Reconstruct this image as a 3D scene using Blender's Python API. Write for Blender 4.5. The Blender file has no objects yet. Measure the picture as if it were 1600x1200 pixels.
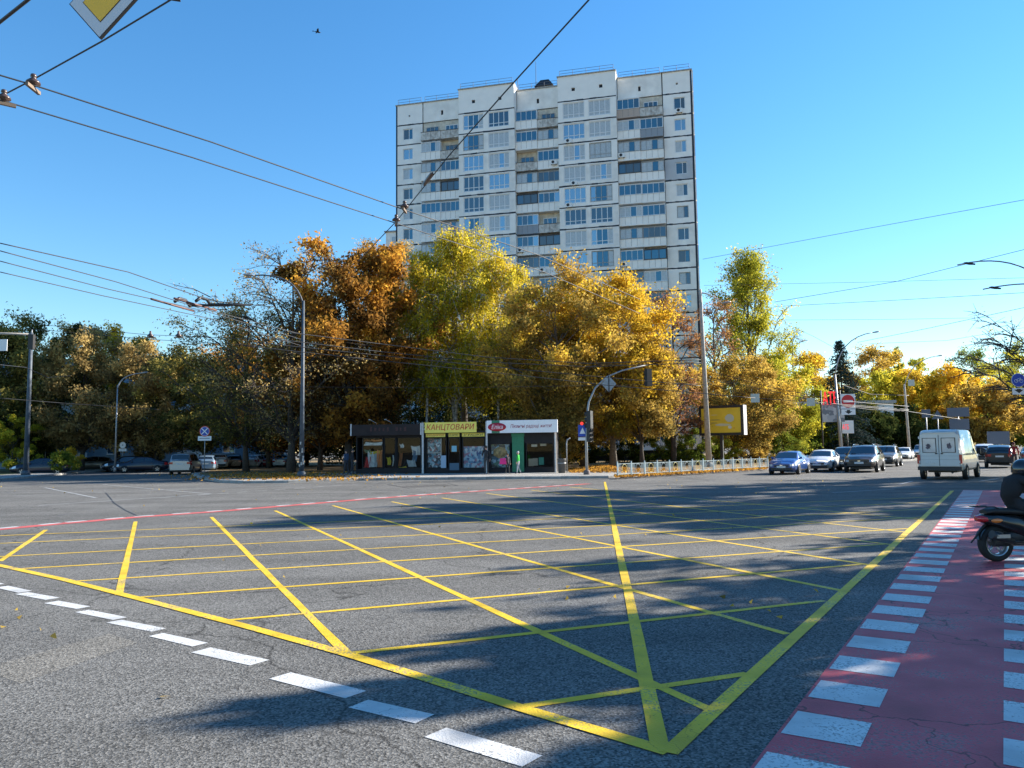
import bpy, bmesh, math, random
import numpy as np
from mathutils import Matrix, Vector
R_ = math.radians
rnd = random.Random(7)
nrs = np.random.RandomState(11)
sc = bpy.context.scene
COL = sc.collection
# ------------------------------------------------------------------ camera
EYE = 1.65
cam_d = bpy.data.cameras.new("camera"); cam = bpy.data.objects.new("camera", cam_d); COL.objects.link(cam)
PITCH, ROLL, FPX = R_(4.9), R_(0.69), 1202.0
_F = Vector((0, math.cos(PITCH), math.sin(PITCH))); _U0 = Vector((0, -math.sin(PITCH), math.cos(PITCH))); _R0 = Vector((1, 0, 0))
_R = _R0*math.cos(ROLL) - _U0*math.sin(ROLL); _U = _R0*math.sin(ROLL) + _U0*math.cos(ROLL)
m = Matrix(((_R.x, _U.x, -_F.x), (_R.y, _U.y, -_F.y), (_R.z, _U.z, -_F.z))).to_4x4()
m.translation = (0, 0, EYE); cam.matrix_world = m
cam_d.sensor_width = 36; cam_d.lens = 36*FPX/1600; cam_d.clip_end = 6000; cam_d.clip_start = 0.05
sc.camera = cam
# ------------------------------------------------------------------ sky and sun
SUN_AZ, SUN_EL = 68.0, 25.0          # degrees right of straight ahead, above the horizon
w = bpy.data.worlds.new("World"); sc.world = w; w.use_nodes = True
nt = w.node_tree; nt.nodes.clear()
sky = nt.nodes.new('ShaderNodeTexSky'); sky.sky_type = 'NISHITA'; sky.sun_disc = False
sky.sun_elevation = R_(SUN_EL); sky.sun_rotation = R_(SUN_AZ)
sky.air_density = 1.3; sky.dust_density = 0.0; sky.ozone_density = 5.0
hsv = nt.nodes.new('ShaderNodeHueSaturation'); hsv.inputs['Saturation'].default_value = 1.2
bg = nt.nodes.new('ShaderNodeBackground'); bg.inputs[1].default_value = 0.085
wo = nt.nodes.new('ShaderNodeOutputWorld')
nt.links.new(sky.outputs[0], hsv.inputs['Color']); nt.links.new(hsv.outputs[0], bg.inputs[0]); nt.links.new(bg.outputs[0], wo.inputs[0])
sd = bpy.data.lights.new("sun", 'SUN'); sd.energy = 5.0; sd.angle = R_(0.53); sd.color = (1.0, 0.93, 0.82)
so = bpy.data.objects.new("sun", sd); COL.objects.link(so)
_sv = Vector((math.sin(R_(SUN_AZ))*math.cos(R_(SUN_EL)), math.cos(R_(SUN_AZ))*math.cos(R_(SUN_EL)), math.sin(R_(SUN_EL))))
so.rotation_euler = _sv.to_track_quat('Z', 'Y').to_euler(); so.location = (60, 30, 60)
sc.view_settings.view_transform = 'Standard'; sc.view_settings.look = 'None'; sc.view_settings.exposure = 1.5; sc.view_settings.gamma = 1
sc.view_settings.use_curve_mapping = False
# ------------------------------------------------------------------ measuring: from a picture point to a place
def ray(x, y): return _F*FPX + _R*(x-800) - _U*(y-600)
def G(x, y, z=0.0):
    d = ray(x, y); t = (z-EYE)/d.z
    return Vector((d.x*t, d.y*t, z))
def D(x, y, Y):
    d = ray(x, y); t = Y/d.y
    return Vector((d.x*t, Y, EYE + d.z*t))
# ------------------------------------------------------------------ materials
MATS = {}
def rgb(r, g, b): return (r, g, b, 1)
def mat(name, col, rough=.6, metal=0., var=0., scale=8., bump=0., spec=.5, emit=None, coat=0., dark=None):
    if name in MATS: return MATS[name]
    M = bpy.data.materials.new(name); M.use_nodes = True; n = M.node_tree.nodes; L = M.node_tree.links
    b = n['Principled BSDF']; b.inputs['Base Color'].default_value = rgb(*col); b.inputs['Roughness'].default_value = rough
    b.inputs['Metallic'].default_value = metal; b.inputs['Specular IOR Level'].default_value = spec; b.inputs['Coat Weight'].default_value = coat
    b.inputs['Coat Roughness'].default_value = .06
    if emit: b.inputs['Emission Color'].default_value = rgb(*emit[0]); b.inputs['Emission Strength'].default_value = emit[1]
    if var > 0 or bump > 0:
        tc = n.new('ShaderNodeTexCoord'); no = n.new('ShaderNodeTexNoise'); no.inputs['Scale'].default_value = scale; no.inputs['Detail'].default_value = 6
        L.new(tc.outputs['Object'], no.inputs['Vector'])
        if var > 0:
            mr = n.new('ShaderNodeValToRGB'); d = dark or tuple(c*(1-var) for c in col)
            mr.color_ramp.elements[0].position = .3; mr.color_ramp.elements[1].position = .7
            mr.color_ramp.elements[0].color = rgb(*d); mr.color_ramp.elements[1].color = rgb(*[min(1, c*(1+var*.35)) for c in col])
            L.new(no.outputs['Fac'], mr.inputs['Fac']); L.new(mr.outputs[0], b.inputs['Base Color'])
        if bump > 0:
            bp = n.new('ShaderNodeBump'); bp.inputs['Strength'].default_value = bump; bp.inputs['Distance'].default_value = .02
            L.new(no.outputs['Fac'], bp.inputs['Height']); L.new(bp.outputs[0], b.inputs['Normal'])
    MATS[name] = M; return M
def asphalt_nodes(n, L, base=(.130, .126, .118)):
    """aggregate, patches and tar cracks; returns colour socket and height socket"""
    tc = n.new('ShaderNodeTexCoord')
    v = n.new('ShaderNodeTexVoronoi'); v.inputs['Scale'].default_value = 70; L.new(tc.outputs['Object'], v.inputs['Vector'])
    cr = n.new('ShaderNodeValToRGB'); e = cr.color_ramp.elements
    e[0].position = .0; e[0].color = rgb(*[c*.28 for c in base]); e[1].position = 1; e[1].color = rgb(*[min(1, c*2.1) for c in base])
    k = e.new(.45); k.color = rgb(*base)
    L.new(v.outputs['Color'], cr.inputs['Fac'])
    f = n.new('ShaderNodeTexNoise'); f.inputs['Scale'].default_value = 190; f.inputs['Detail'].default_value = 2; L.new(tc.outputs['Object'], f.inputs['Vector'])
    b = n.new('ShaderNodeTexNoise'); b.inputs['Scale'].default_value = .35; b.inputs['Detail'].default_value = 7; b.inputs['Roughness'].default_value = .65; L.new(tc.outputs['Object'], b.inputs['Vector'])
    mr = n.new('ShaderNodeMapRange'); mr.inputs[1].default_value = .3; mr.inputs[2].default_value = .7; mr.inputs[3].default_value = .60; mr.inputs[4].default_value = 1.30
    wt = n.new('ShaderNodeMapping'); wt.inputs['Rotation'].default_value = (0, 0, R_(57.5)); wt.inputs['Scale'].default_value = (.06, .9, 1); L.new(tc.outputs['Object'], wt.inputs['Vector'])
    wk = n.new('ShaderNodeTexNoise'); wk.inputs['Scale'].default_value = 1.0; wk.inputs['Detail'].default_value = 4; L.new(wt.outputs[0], wk.inputs['Vector'])
    av = n.new('ShaderNodeMix'); av.inputs[0].default_value = .45; L.new(b.outputs['Fac'], av.inputs[2]); L.new(wk.outputs['Fac'], av.inputs[3])
    L.new(av.outputs[0], mr.inputs[0])
    mx = n.new('ShaderNodeMix'); mx.data_type = 'RGBA'; mx.blend_type = 'MULTIPLY'; mx.inputs[0].default_value = 1
    L.new(cr.outputs[0], mx.inputs[6]); L.new(mr.outputs[0], mx.inputs[7])
    # cracks
    wv = n.new('ShaderNodeTexNoise'); wv.inputs['Scale'].default_value = .8; wv.inputs['Detail'].default_value = 8; L.new(tc.outputs['Object'], wv.inputs['Vector'])
    vc = n.new('ShaderNodeTexVoronoi'); vc.feature = 'DISTANCE_TO_EDGE'; vc.inputs['Scale'].default_value = .16
    vm = n.new('ShaderNodeVectorMath'); vm.operation = 'ADD'; sc_ = n.new('ShaderNodeVectorMath'); sc_.operation = 'SCALE'; sc_.inputs['Scale'].default_value = 1.6
    L.new(wv.outputs['Color'], sc_.inputs[0]); L.new(sc_.outputs[0], vm.inputs[0]); L.new(tc.outputs['Object'], vm.inputs[1]); L.new(vm.outputs[0], vc.inputs['Vector'])
    ck = n.new('ShaderNodeMapRange'); ck.inputs[1].default_value = 0; ck.inputs[2].default_value = .0045; ck.inputs[3].default_value = .45; ck.inputs[4].default_value = 1
    L.new(vc.outputs['Distance'], ck.inputs[0])
    m2 = n.new('ShaderNodeMix'); m2.data_type = 'RGBA'; m2.blend_type = 'MULTIPLY'; m2.inputs[0].default_value = 1
    L.new(mx.outputs[2], m2.inputs[6]); L.new(ck.outputs[0], m2.inputs[7])
    ad = n.new('ShaderNodeMath'); ad.operation = 'ADD'; L.new(v.outputs['Distance'], ad.inputs[0]); L.new(f.outputs['Fac'], ad.inputs[1])
    return m2.outputs[2], ad.outputs[0], tc, v
def mat_asphalt(name, base=(.130, .126, .118), bump=.55):
    M = bpy.data.materials.new(name); M.use_nodes = True; n = M.node_tree.nodes; L = M.node_tree.links; b = n['Principled BSDF']
    c, h, _, _ = asphalt_nodes(n, L, base); L.new(c, b.inputs['Base Color']); b.inputs['Roughness'].default_value = .9; b.inputs['Specular IOR Level'].default_value = .12
    bp = n.new('ShaderNodeBump'); bp.inputs['Strength'].default_value = bump; bp.inputs['Distance'].default_value = .008; L.new(h, bp.inputs['Height']); L.new(bp.outputs[0], b.inputs['Normal'])
    MATS[name] = M; return M
def mat_paint(name, col, wear=.5, cracks=False):
    """road paint worn through to the aggregate"""
    M = bpy.data.materials.new(name); M.use_nodes = True; n = M.node_tree.nodes; L = M.node_tree.links; b = n['Principled BSDF']
    c, h, tc, v = asphalt_nodes(n, L)
    a = n.new('ShaderNodeTexNoise'); a.inputs['Scale'].default_value = 55; a.inputs['Detail'].default_value = 5; L.new(tc.outputs['Object'], a.inputs['Vector'])
    g = n.new('ShaderNodeTexNoise'); g.inputs['Scale'].default_value = 1.7; g.inputs['Detail'].default_value = 5; L.new(tc.outputs['Object'], g.inputs['Vector'])
    ad = n.new('ShaderNodeMath'); ad.operation = 'ADD'; L.new(a.outputs['Fac'], ad.inputs[0]); L.new(g.outputs['Fac'], ad.inputs[1])
    mr = n.new('ShaderNodeMapRange'); mr.inputs[1].default_value = 1.12 + (.5-wear)*.3; mr.inputs[2].default_value = 1.22 + (.5-wear)*.3; mr.inputs[3].default_value = 0; mr.inputs[4].default_value = .75
    L.new(ad.outputs[0], mr.inputs[0])
    cv = n.new('ShaderNodeMapRange'); cv.inputs[1].default_value = .3; cv.inputs[2].default_value = .7; cv.inputs[3].default_value = .58; cv.inputs[4].default_value = 1.1; L.new(g.outputs['Fac'], cv.inputs[0])
    pc = n.new('ShaderNodeMix'); pc.data_type = 'RGBA'; pc.blend_type = 'MULTIPLY'; pc.inputs[0].default_value = 1; pc.inputs[6].default_value = rgb(*col); L.new(cv.outputs[0], pc.inputs[7])
    mx = n.new('ShaderNodeMix'); mx.data_type = 'RGBA'; L.new(mr.outputs[0], mx.inputs[0]); L.new(pc.outputs[2], mx.inputs[6]); L.new(c, mx.inputs[7])
    out = mx.outputs[2]
    wn = n.new('ShaderNodeTexNoise'); wn.inputs['Scale'].default_value = 2.2; wn.inputs['Detail'].default_value = 9; L.new(tc.outputs['Object'], wn.inputs['Vector'])
    ws = n.new('ShaderNodeVectorMath'); ws.operation = 'SCALE'; ws.inputs['Scale'].default_value = .9; L.new(wn.outputs['Color'], ws.inputs[0])
    wa = n.new('ShaderNodeVectorMath'); wa.operation = 'ADD'; L.new(ws.outputs[0], wa.inputs[0]); L.new(tc.outputs['Object'], wa.inputs[1])
    ve = n.new('ShaderNodeTexVoronoi'); ve.feature = 'DISTANCE_TO_EDGE'; ve.inputs['Scale'].default_value = .75 if cracks else 1.6; L.new(wa.outputs[0], ve.inputs['Vector'])
    cm_ = n.new('ShaderNodeMapRange'); cm_.inputs[1].default_value = .002; cm_.inputs[2].default_value = .011 if cracks else .006; cm_.inputs[3].default_value = .22 if cracks else .55; cm_.inputs[4].default_value = 1; L.new(ve.outputs['Distance'], cm_.inputs[0])
    m3 = n.new('ShaderNodeMix'); m3.data_type = 'RGBA'; m3.blend_type = 'MULTIPLY'; m3.inputs[0].default_value = 1; L.new(out, m3.inputs[6]); L.new(cm_.outputs[0], m3.inputs[7])
    L.new(m3.outputs[2], b.inputs['Base Color']); b.inputs['Roughness'].default_value = .65
    bp = n.new('ShaderNodeBump'); bp.inputs['Strength'].default_value = .35; bp.inputs['Distance'].default_value = .006; L.new(h, bp.inputs['Height']); L.new(bp.outputs[0], b.inputs['Normal'])
    MATS[name] = M; return M
def mat_leaf(name, stops, trans=.42):
    """leaf colour from a per-leaf tone; thin leaves let light through"""
    M = bpy.data.materials.new(name); M.use_nodes = True; n = M.node_tree.nodes; L = M.node_tree.links; n.clear()
    at = n.new('ShaderNodeAttribute'); at.attribute_name = 'tone'
    cr = n.new('ShaderNodeValToRGB'); els = cr.color_ramp.elements
    while len(els) < len(stops): els.new(.5)
    for e, (p, c) in zip(els, stops): e.position = p; e.color = rgb(*c)
    L.new(at.outputs['Fac'], cr.inputs['Fac'])
    d = n.new('ShaderNodeBsdfDiffuse'); t = n.new('ShaderNodeBsdfTranslucent'); mx = n.new('ShaderNodeMixShader'); mx.inputs[0].default_value = trans
    o = n.new('ShaderNodeOutputMaterial')
    L.new(cr.outputs[0], d.inputs[0]); L.new(cr.outputs[0], t.inputs[0]); L.new(d.outputs[0], mx.inputs[1]); L.new(t.outputs[0], mx.inputs[2]); L.new(mx.outputs[0], o.inputs[0])
    MATS[name] = M; return M
def mat_clutter(name, cols, scale, rough=.4):
    """printed or packed goods behind a shop window: many small coloured patches"""
    M = bpy.data.materials.new(name); M.use_nodes = True; n = M.node_tree.nodes; L = M.node_tree.links; b = n['Principled BSDF']
    tc = n.new('ShaderNodeTexCoord'); v = n.new('ShaderNodeTexVoronoi'); v.inputs['Scale'].default_value = scale; v.inputs['Randomness'].default_value = .9
    L.new(tc.outputs['Object'], v.inputs['Vector'])
    se = n.new('ShaderNodeSeparateColor'); L.new(v.outputs['Color'], se.inputs[0])
    cr = n.new('ShaderNodeValToRGB'); cr.color_ramp.interpolation = 'CONSTANT'; els = cr.color_ramp.elements
    while len(els) < len(cols): els.new(.5)
    for i, (e, c) in enumerate(zip(els, cols)): e.position = i/len(cols); e.color = rgb(*c)
    L.new(se.outputs[0], cr.inputs['Fac']); L.new(cr.outputs[0], b.inputs['Base Color']); b.inputs['Roughness'].default_value = rough
    MATS[name] = M; return M
ASPH = mat_asphalt('asphalt')
PAVE = mat_asphalt('pavement_asphalt', (.30, .285, .26), .3)
YEL = mat_paint('yellow_road_paint', (.88, .56, .015), .62)
WHT = mat_paint('white_road_paint', (.66, .655, .64), .62)
WHT2 = mat_paint('faded_white_road_paint', (.42, .42, .41), .8)
RED = mat_paint('red_lane_paint', (.62, .078, .10), .64, cracks=True)
REDL = mat_paint('red_line_paint', (.62, .10, .09), .3)
KERB = mat('kerb_concrete', (.33, .32, .30), .9, var=.35, scale=3, bump=.3)
EARTH = mat('earth', (.10, .075, .045), .95, var=.5, scale=2.2, bump=.5)
BARK = mat('bark', (.075, .06, .05), .95, var=.5, scale=12, bump=.8)
BARKG = mat('grey_bark', (.16, .14, .12), .95, var=.5, scale=10, bump=.6)
BIRCHB = mat('birch_bark', (.62, .60, .56), .8, var=.9, scale=5, dark=(.05, .045, .04))
GALV = mat('galvanised_steel', (.36, .37, .38), .5, .5, var=.25, scale=6)
CONC = mat('pole_concrete', (.42, .38, .33), .9, var=.3, scale=5, bump=.2)
BLUEPOLE = mat('blue_grey_pole_paint', (.065, .085, .11), .6, var=.4, scale=5)
BLK = mat('black_plastic', (.012, .012, .013), .5)
DARK = mat('dark_metal', (.03, .03, .033), .5, .2, var=.3)
WHITE = mat('white_paint', (.78, .78, .77), .5, var=.06, scale=2)
CHROME = mat('chrome', (.7, .7, .72), .15, 1.)
RUBBER = mat('tyre_rubber', (.018, .018, .018), .85, var=.3, scale=20)
RIM = mat('alloy_rim', (.45, .46, .48), .3, .8)
GLASSCAR = mat('car_glass', (.012, .016, .02), .04, 0, spec=.9, coat=.5)
PLATE = mat('number_plate', (.7, .7, .68), .5, var=.35, scale=40)
REDLAMP = mat('red_lamp', (.45, .01, .015), .15, coat=.8)
ORLAMP = mat('orange_lamp', (.7, .18, .02), .15, coat=.8)
HEADL = mat('headlamp_glass', (.65, .67, .7), .08, .3, coat=1)
WIRE = mat('wire', (.02, .022, .026), .6)
# ------------------------------------------------------------------ mesh building
class MB:
    def __init__(s): s.v = []; s.f = []; s.m = []; s.smooth = []
    def add(s, vs, fs, mi=0, sm=False):
        o = len(s.v); s.v += [tuple(v) for v in vs]
        for f in fs: s.f.append(tuple(i+o for i in f)); s.m.append(mi); s.smooth.append(sm)
        return s
    def box(s, c, d, mi=0, rz=0., M=None):
        x, y, z = [k/2 for k in d]
        vs = [Vector((a*x, b*y, e*z)) for a in (-1, 1) for b in (-1, 1) for e in (-1, 1)]
        if M is None: M = Matrix.Translation(c) @ Matrix.Rotation(rz, 4, 'Z')
        else: M = M @ Matrix.Translation(c)
        return s.add([M @ v for v in vs], [(0, 1, 3, 2), (4, 6, 7, 5), (0, 4, 5, 1), (2, 3, 7, 6), (0, 2, 6, 4), (1, 5, 7, 3)], mi)
    def b2(s, x0, x1, y0, y1, z0, z1, mi=0): return s.box(((x0+x1)/2, (y0+y1)/2, (z0+z1)/2), (x1-x0, y1-y0, z1-z0), mi)
    def tube(s, pts, rad, n=8, mi=0, cap=True, sm=True):
        pts = [Vector(p) for p in pts]; k = len(pts)
        if not hasattr(rad, '__len__'): rad = [rad]*k
        vs = []; up = None
        for i in range(k):
            t = (pts[min(i+1, k-1)] - pts[max(i-1, 0)]); t = t.normalized() if t.length > 1e-9 else Vector((0, 0, 1))
            if up is None: up = Vector((0, 0, 1)) if abs(t.z) < .9 else Vector((1, 0, 0))
            a = t.cross(up); a = a.normalized() if a.length > 1e-6 else t.orthogonal().normalized(); b = a.cross(t); up = b
            for j in range(n):
                q = 2*math.pi*j/n; vs.append(pts[i] + (a*math.cos(q) + b*math.sin(q))*rad[i])
        fs = [(i*n+j, i*n+(j+1) % n, (i+1)*n+(j+1) % n, (i+1)*n+j) for i in range(k-1) for j in range(n)]
        s.add(vs, fs, mi, sm)
        if cap:
            o = len(s.v)-len(vs)
            s.f.append(tuple(o+j for j in range(n))[::-1]); s.m.append(mi); s.smooth.append(False)
            s.f.append(tuple(o+(k-1)*n+j for j in range(n))); s.m.append(mi); s.smooth.append(False)
        return s
    def lathe(s, prof, n=16, mi=0, M=None, sm=True):
        vs = [Vector((r*math.cos(2*math.pi*j/n), r*math.sin(2*math.pi*j/n), z)) for r, z in prof for j in range(n)]
        if M is not None: vs = [M @ v for v in vs]
        fs = [(i*n+j, i*n+(j+1) % n, (i+1)*n+(j+1) % n, (i+1)*n+j) for i in range(len(prof)-1) for j in range(n)]
        return s.add(vs, fs, mi, sm)
    def prism(s, poly, z0, z1, mi=0, top=True):
        n = len(poly); vs = [(p[0], p[1], z0) for p in poly] + [(p[0], p[1], z1) for p in poly]
        fs = [(i, (i+1) % n, n+(i+1) % n, n+i) for i in range(n)] + ([tuple(range(n, 2*n)), tuple(range(n))[::-1]] if top else [])
        return s.add(vs, fs, mi)
    def ell(s, c, r, mi=0, n=14, k=9, M=None):
        pr = [(math.sin(math.pi*i/k), -math.cos(math.pi*i/k)) for i in range(k+1)]
        T = Matrix.Translation(c) @ Matrix.Diagonal((r[0], r[1], r[2], 1))
        if M is not None: T = M @ T
        return s.lathe([(max(a, 1e-4), z) for a, z in pr], n, mi, T)
    def mesh(s, name, mats):
        me = bpy.data.meshes.new(name); me.from_pydata(s.v, [], s.f)
        for x in (mats if isinstance(mats, (list, tuple)) else [mats]): me.materials.append(x)
        me.polygons.foreach_set('material_index', s.m); me.polygons.foreach_set('use_smooth', s.smooth); me.update(); return me
    def build(s, name, mats, parent=None, label=None, cat=None, group=None, kind=None): return link(name, s.mesh(name, mats), parent, label, cat, group, kind)
def link(name, me, parent=None, label=None, cat=None, group=None, kind=None, loc=None, rz=None):
    o = bpy.data.objects.new(name, me); COL.objects.link(o)
    if parent is not None: o.parent = parent
    tag(o, label, cat, group, kind)
    if loc is not None: o.location = loc
    if rz is not None: o.rotation_euler = (0, 0, rz)
    return o
def tag(o, label=None, cat=None, group=None, kind=None):
    if label: o['label'] = label
    if cat: o['category'] = cat
    if group: o['group'] = group
    if kind: o['kind'] = kind
    return o
def thing(name, label, cat, loc=(0, 0, 0), rz=0., group=None, scale=None):
    o = link(name, None, None, label, cat, group, None, loc, rz)
    if scale: o.scale = scale
    return o
def text_mb(txt, size, mats, shear=0., bold=.0, depth=.004, spacing=1.):
    c = bpy.data.curves.new('lettering', 'FONT'); c.body = txt; c.size = size; c.align_x = 'CENTER'; c.align_y = 'CENTER'; c.shear = shear; c.offset = bold; c.extrude = depth; c.space_character = spacing
    o = bpy.data.objects.new('lettering', c); COL.objects.link(o); dg = bpy.context.evaluated_depsgraph_get(); dg.update()
    me = bpy.data.meshes.new_from_object(o.evaluated_get(dg)); bpy.data.objects.remove(o); bpy.data.curves.remove(c)
    me.materials.clear(); me.materials.append(mats); return me
STAND = Matrix.Rotation(R_(90), 4, 'X')          # lettering upright, read from -y
def put_text(txt, size, mt, parent, loc, width=None, height=None, name='lettering', **k):
    me = text_mb(txt, size, mt, **k); o = link(name, me, parent)
    xs = [v.co.x for v in me.vertices]; ys = [v.co.y for v in me.vertices]
    if not xs: return o
    cx, cy = (max(xs)+min(xs))/2, (max(ys)+min(ys))/2
    sx = width/(max(xs)-min(xs)) if width else 1; sy = height/(max(ys)-min(ys)) if height else sx
    me.transform(Matrix.Diagonal((sx, sy, 1, 1)) @ Matrix.Translation((-cx, -cy, 0))); me.transform(STAND)
    o.location = loc; return o
# ================================================================== SETTING
def sheet(name, pts, z, mt, parent=None, kind=None, sub=None):
    b = MB(); b.add([(p[0], p[1], z) for p in pts], [tuple(range(len(pts)))]); o = b.build(name, mt, parent)
    me = o.data
    if me.polygons[0].normal.z < 0: me.flip_normals()
    if kind: o['kind'] = kind
    return o
ground = sheet('ground', [(-2500, -600), (2500, -600), (2500, 3500), (-2500, 3500)], -.03, EARTH, kind='structure')
road = sheet('road', [(-260, -80), (260, -80), (420, 700), (-260, 700)], 0, ASPH, kind='structure')
def strip(name, a, b, wd, z, mt, parent, wd2=None, ext=0):
    """one painted band from a to b"""
    a = Vector((a[0], a[1])); b = Vector((b[0], b[1])); d = (b-a).normalized(); a = a-d*ext; b = b+d*ext; n = Vector((-d.y, d.x)); w1 = wd/2; w2 = (wd2 or wd)/2
    k = max(1, int((b-a).length/1.2)); L_, R__ = [], []
    for i in range(k+1):
        q = a.lerp(b, i/k); ww = w1+(w2-w1)*i/k
        L_.append(q+n*(ww+rnd.uniform(-.006, .006))); R__.append(q-n*(ww+rnd.uniform(-.006, .006)))
    m_ = MB(); vs = [(p.x, p.y, z) for p in L_+R__]
    m_.add(vs, [(i, k+1+i, k+2+i, i+1) for i in range(k)]); o = m_.build(name, mt, parent)
    if o.data.polygons[0].normal.z < 0: o.data.flip_normals()
    return o
def polyline(name, pts, wd, z, mt, parent):
    pts = [Vector((p[0], p[1])) for p in pts]; L_, R__ = [], []
    for i, q in enumerate(pts):
        d = (pts[min(i+1, len(pts)-1)]-pts[max(i-1, 0)]).normalized(); n = Vector((-d.y, d.x)); L_.append(q+n*wd/2); R__.append(q-n*wd/2)
    m_ = MB(); k = len(pts)-1; m_.add([(p.x, p.y, z) for p in L_+R__], [(i, k+1+i, k+2+i, i+1) for i in range(k)]); o = m_.build(name, mt, parent)
    if o.data.polygons[0].normal.z < 0: o.data.flip_normals()
    return o
g2 = lambda x, y: G(x, y).to_2d()
# yellow box junction
c0 = g2(1045, 1178); cR = g2(1488, 767)
left_edge = [g2(1045, 1176), g2(925, 1140), g2(800, 1103), g2(670, 1062), g2(540, 1022), g2(380, 978), g2(210, 934), g2(100, 906), g2(0, 884), g2(-120, 858)]
polyline('yellow_line', left_edge, .115, .0062, YEL, road)
strip('yellow_line', c0, cR, .112, .0074, YEL, road)
strip('yellow_line', g2(1032, 1168), g2(945, 753), .105, .0052, YEL, road)
for a, b in [((1110, 1110), (430, 798)), ((1230, 991), (520, 790)), ((1325, 925), (612, 784)), ((1372, 885), (690, 778)), ((1392, 851), (760, 771)), ((1418, 832), (830, 766)), ((1440, 812), (890, 761)),
             ((540, 1020), (330, 808)), ((185, 930), (212, 815)), ((0, 877), (72, 828))]:
    strip('yellow_line', g2(*a), g2(*b), .09, .0032, YEL, road)
for a, b in [((815, 1105), (1168, 1053)), ((548, 1021), (1288, 939)), ((350, 970), (1344, 882)), ((212, 934), (1388, 850)), ((110, 909), (1418, 826)), ((30, 889), (1440, 808)), ((-60, 873), (1455, 795)), ((-40, 851), (1465, 784)), ((-20, 838), (1474, 776))]:
    strip('yellow_line', g2(*a), g2(*b), .082, .0042, YEL, road)
# white dashes along the near lane
for a, b, h in [((680, 1145), (832, 1190), 24), ((560, 1100), (664, 1124), 24), ((438, 1056), (556, 1086), 22), ((314, 1016), (406, 1036), 20), ((244, 992), (312, 1008), 14), ((178, 971), (248, 985), 13),
                ((128, 955), (188, 967), 11), ((80, 941), (130, 950), 9), ((34, 927), (82, 936), 8), ((2, 917), (40, 925), 7), ((-40, 905), (-4, 914), 7)]:
    pa, pb = g2(*a), g2(*b); strip('white_dash', pa, pb, .19 if h > 15 else .15, .0035, WHT, road)
# red and white edge line on the far side of the box
far = [(-60, 833), (0, 827), (110, 817), (215, 808), (330, 800), (440, 791), (560, 781), (680, 772), (800, 764), (920, 756)]
fp = [g2(*p) for p in far]
polyline('red_edge_line', fp, .42, .0045, REDL, road)
acc = 0
for i in range(len(fp)-1):
    seg = (fp[i+1]-fp[i]); L0 = seg.length; t = 0
    while t+.5 < L0:
        a = fp[i]+seg*(t/L0); b = fp[i]+seg*((t+.5)/L0); n = Vector((-seg.y, seg.x)).normalized()
        strip('white_dash', a+n*.2, b+n*.2, .2, .0075, WHT, road); t += 1.0
# faded lane marks further back
for a, b in [((20, 775), (700, 748)), ((60, 790), (330, 772)), ((160, 757), (330, 772)), ((70, 762), (150, 778))]:
    strip('faded_lane_line', g2(*a), g2(*b), .12, .005, WHT2, road)
for i in range(16):
    x = 250+i*30; y = 790-i*2.1
    strip('faded_dash', g2(x, y-12), g2(x+16, y-13.2), .12, .0058, WHT2, road)
for a, b in [((1405, 757), (1425, 752)), ((1395, 762), (1440, 760)), ((1300, 770), (1400, 764)), ((1530, 752), (1560, 748))]:
    strip('faded_dash', g2(*a), g2(*b), .14, .0058, WHT2, road)
# tar seams and a repaired strip
TAR = mat('tar_seam', (.02, .02, .022), .6)
polyline('tar_seam', [g2(605, 757), g2(640, 763), g2(715, 759), g2(700, 755.5), g2(640, 757.5)], .11, .0028, TAR, road)
PATCH = mat_asphalt('repaired_asphalt', (.085, .082, .078), .5)
sheet('repair_patch', [g2(628, 759.5), g2(642, 761.8), g2(706, 758.6), g2(696, 756.6)], .0022, PATCH, road)
polyline('tar_seam', [g2(165, 770), g2(172, 778), g2(178, 786), g2(195, 797), g2(214, 806)], .05, .0026, TAR, road)
polyline('tar_seam', [g2(90, 806), g2(108, 802.5), g2(121, 803)], .06, .0027, TAR, road)
sheet('repair_patch', [g2(-30, 1045), g2(170, 990), g2(215, 1004), g2(30, 1068)], .0012, mat_asphalt('older_asphalt', (.155, .146, .13), .5), road)
# red cycle crossing with white blocks
SD = Vector((.537, .8436)); SN = Vector((SD.y, -SD.x))       # along the right-hand street, and to its right
l0 = g2(1330, 1200); l1 = g2(1536, 766); LD = (l1-l0).normalized(); LN = Vector((LD.y, -LD.x))
lane_w = .66
q0 = l0-LD*3.5
lane = sheet('cycle_lane', [q0-LN*.42, q0+LN*(lane_w+1.0), l1+LN*(lane_w+1.4), l1-LN*.62], .004, RED, kind='structure')
tl = (l1-q0).length; t0 = (4.55-q0.y)/LD.y; t = t0-.75*int(t0/.75)
while t < tl-.1:
    wl = .42+.2*max(0, (t-3.5))/tl
    a = q0+LD*t
    strip('white_block', a-LN*wl, a, .43, .0065, WHT, lane)
    a2 = q0+LD*(t+.12)+LN*(lane_w)
    strip('white_block', a2, a2+LN*.75, .43, .0066, WHT, lane)
    t += .75
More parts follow.
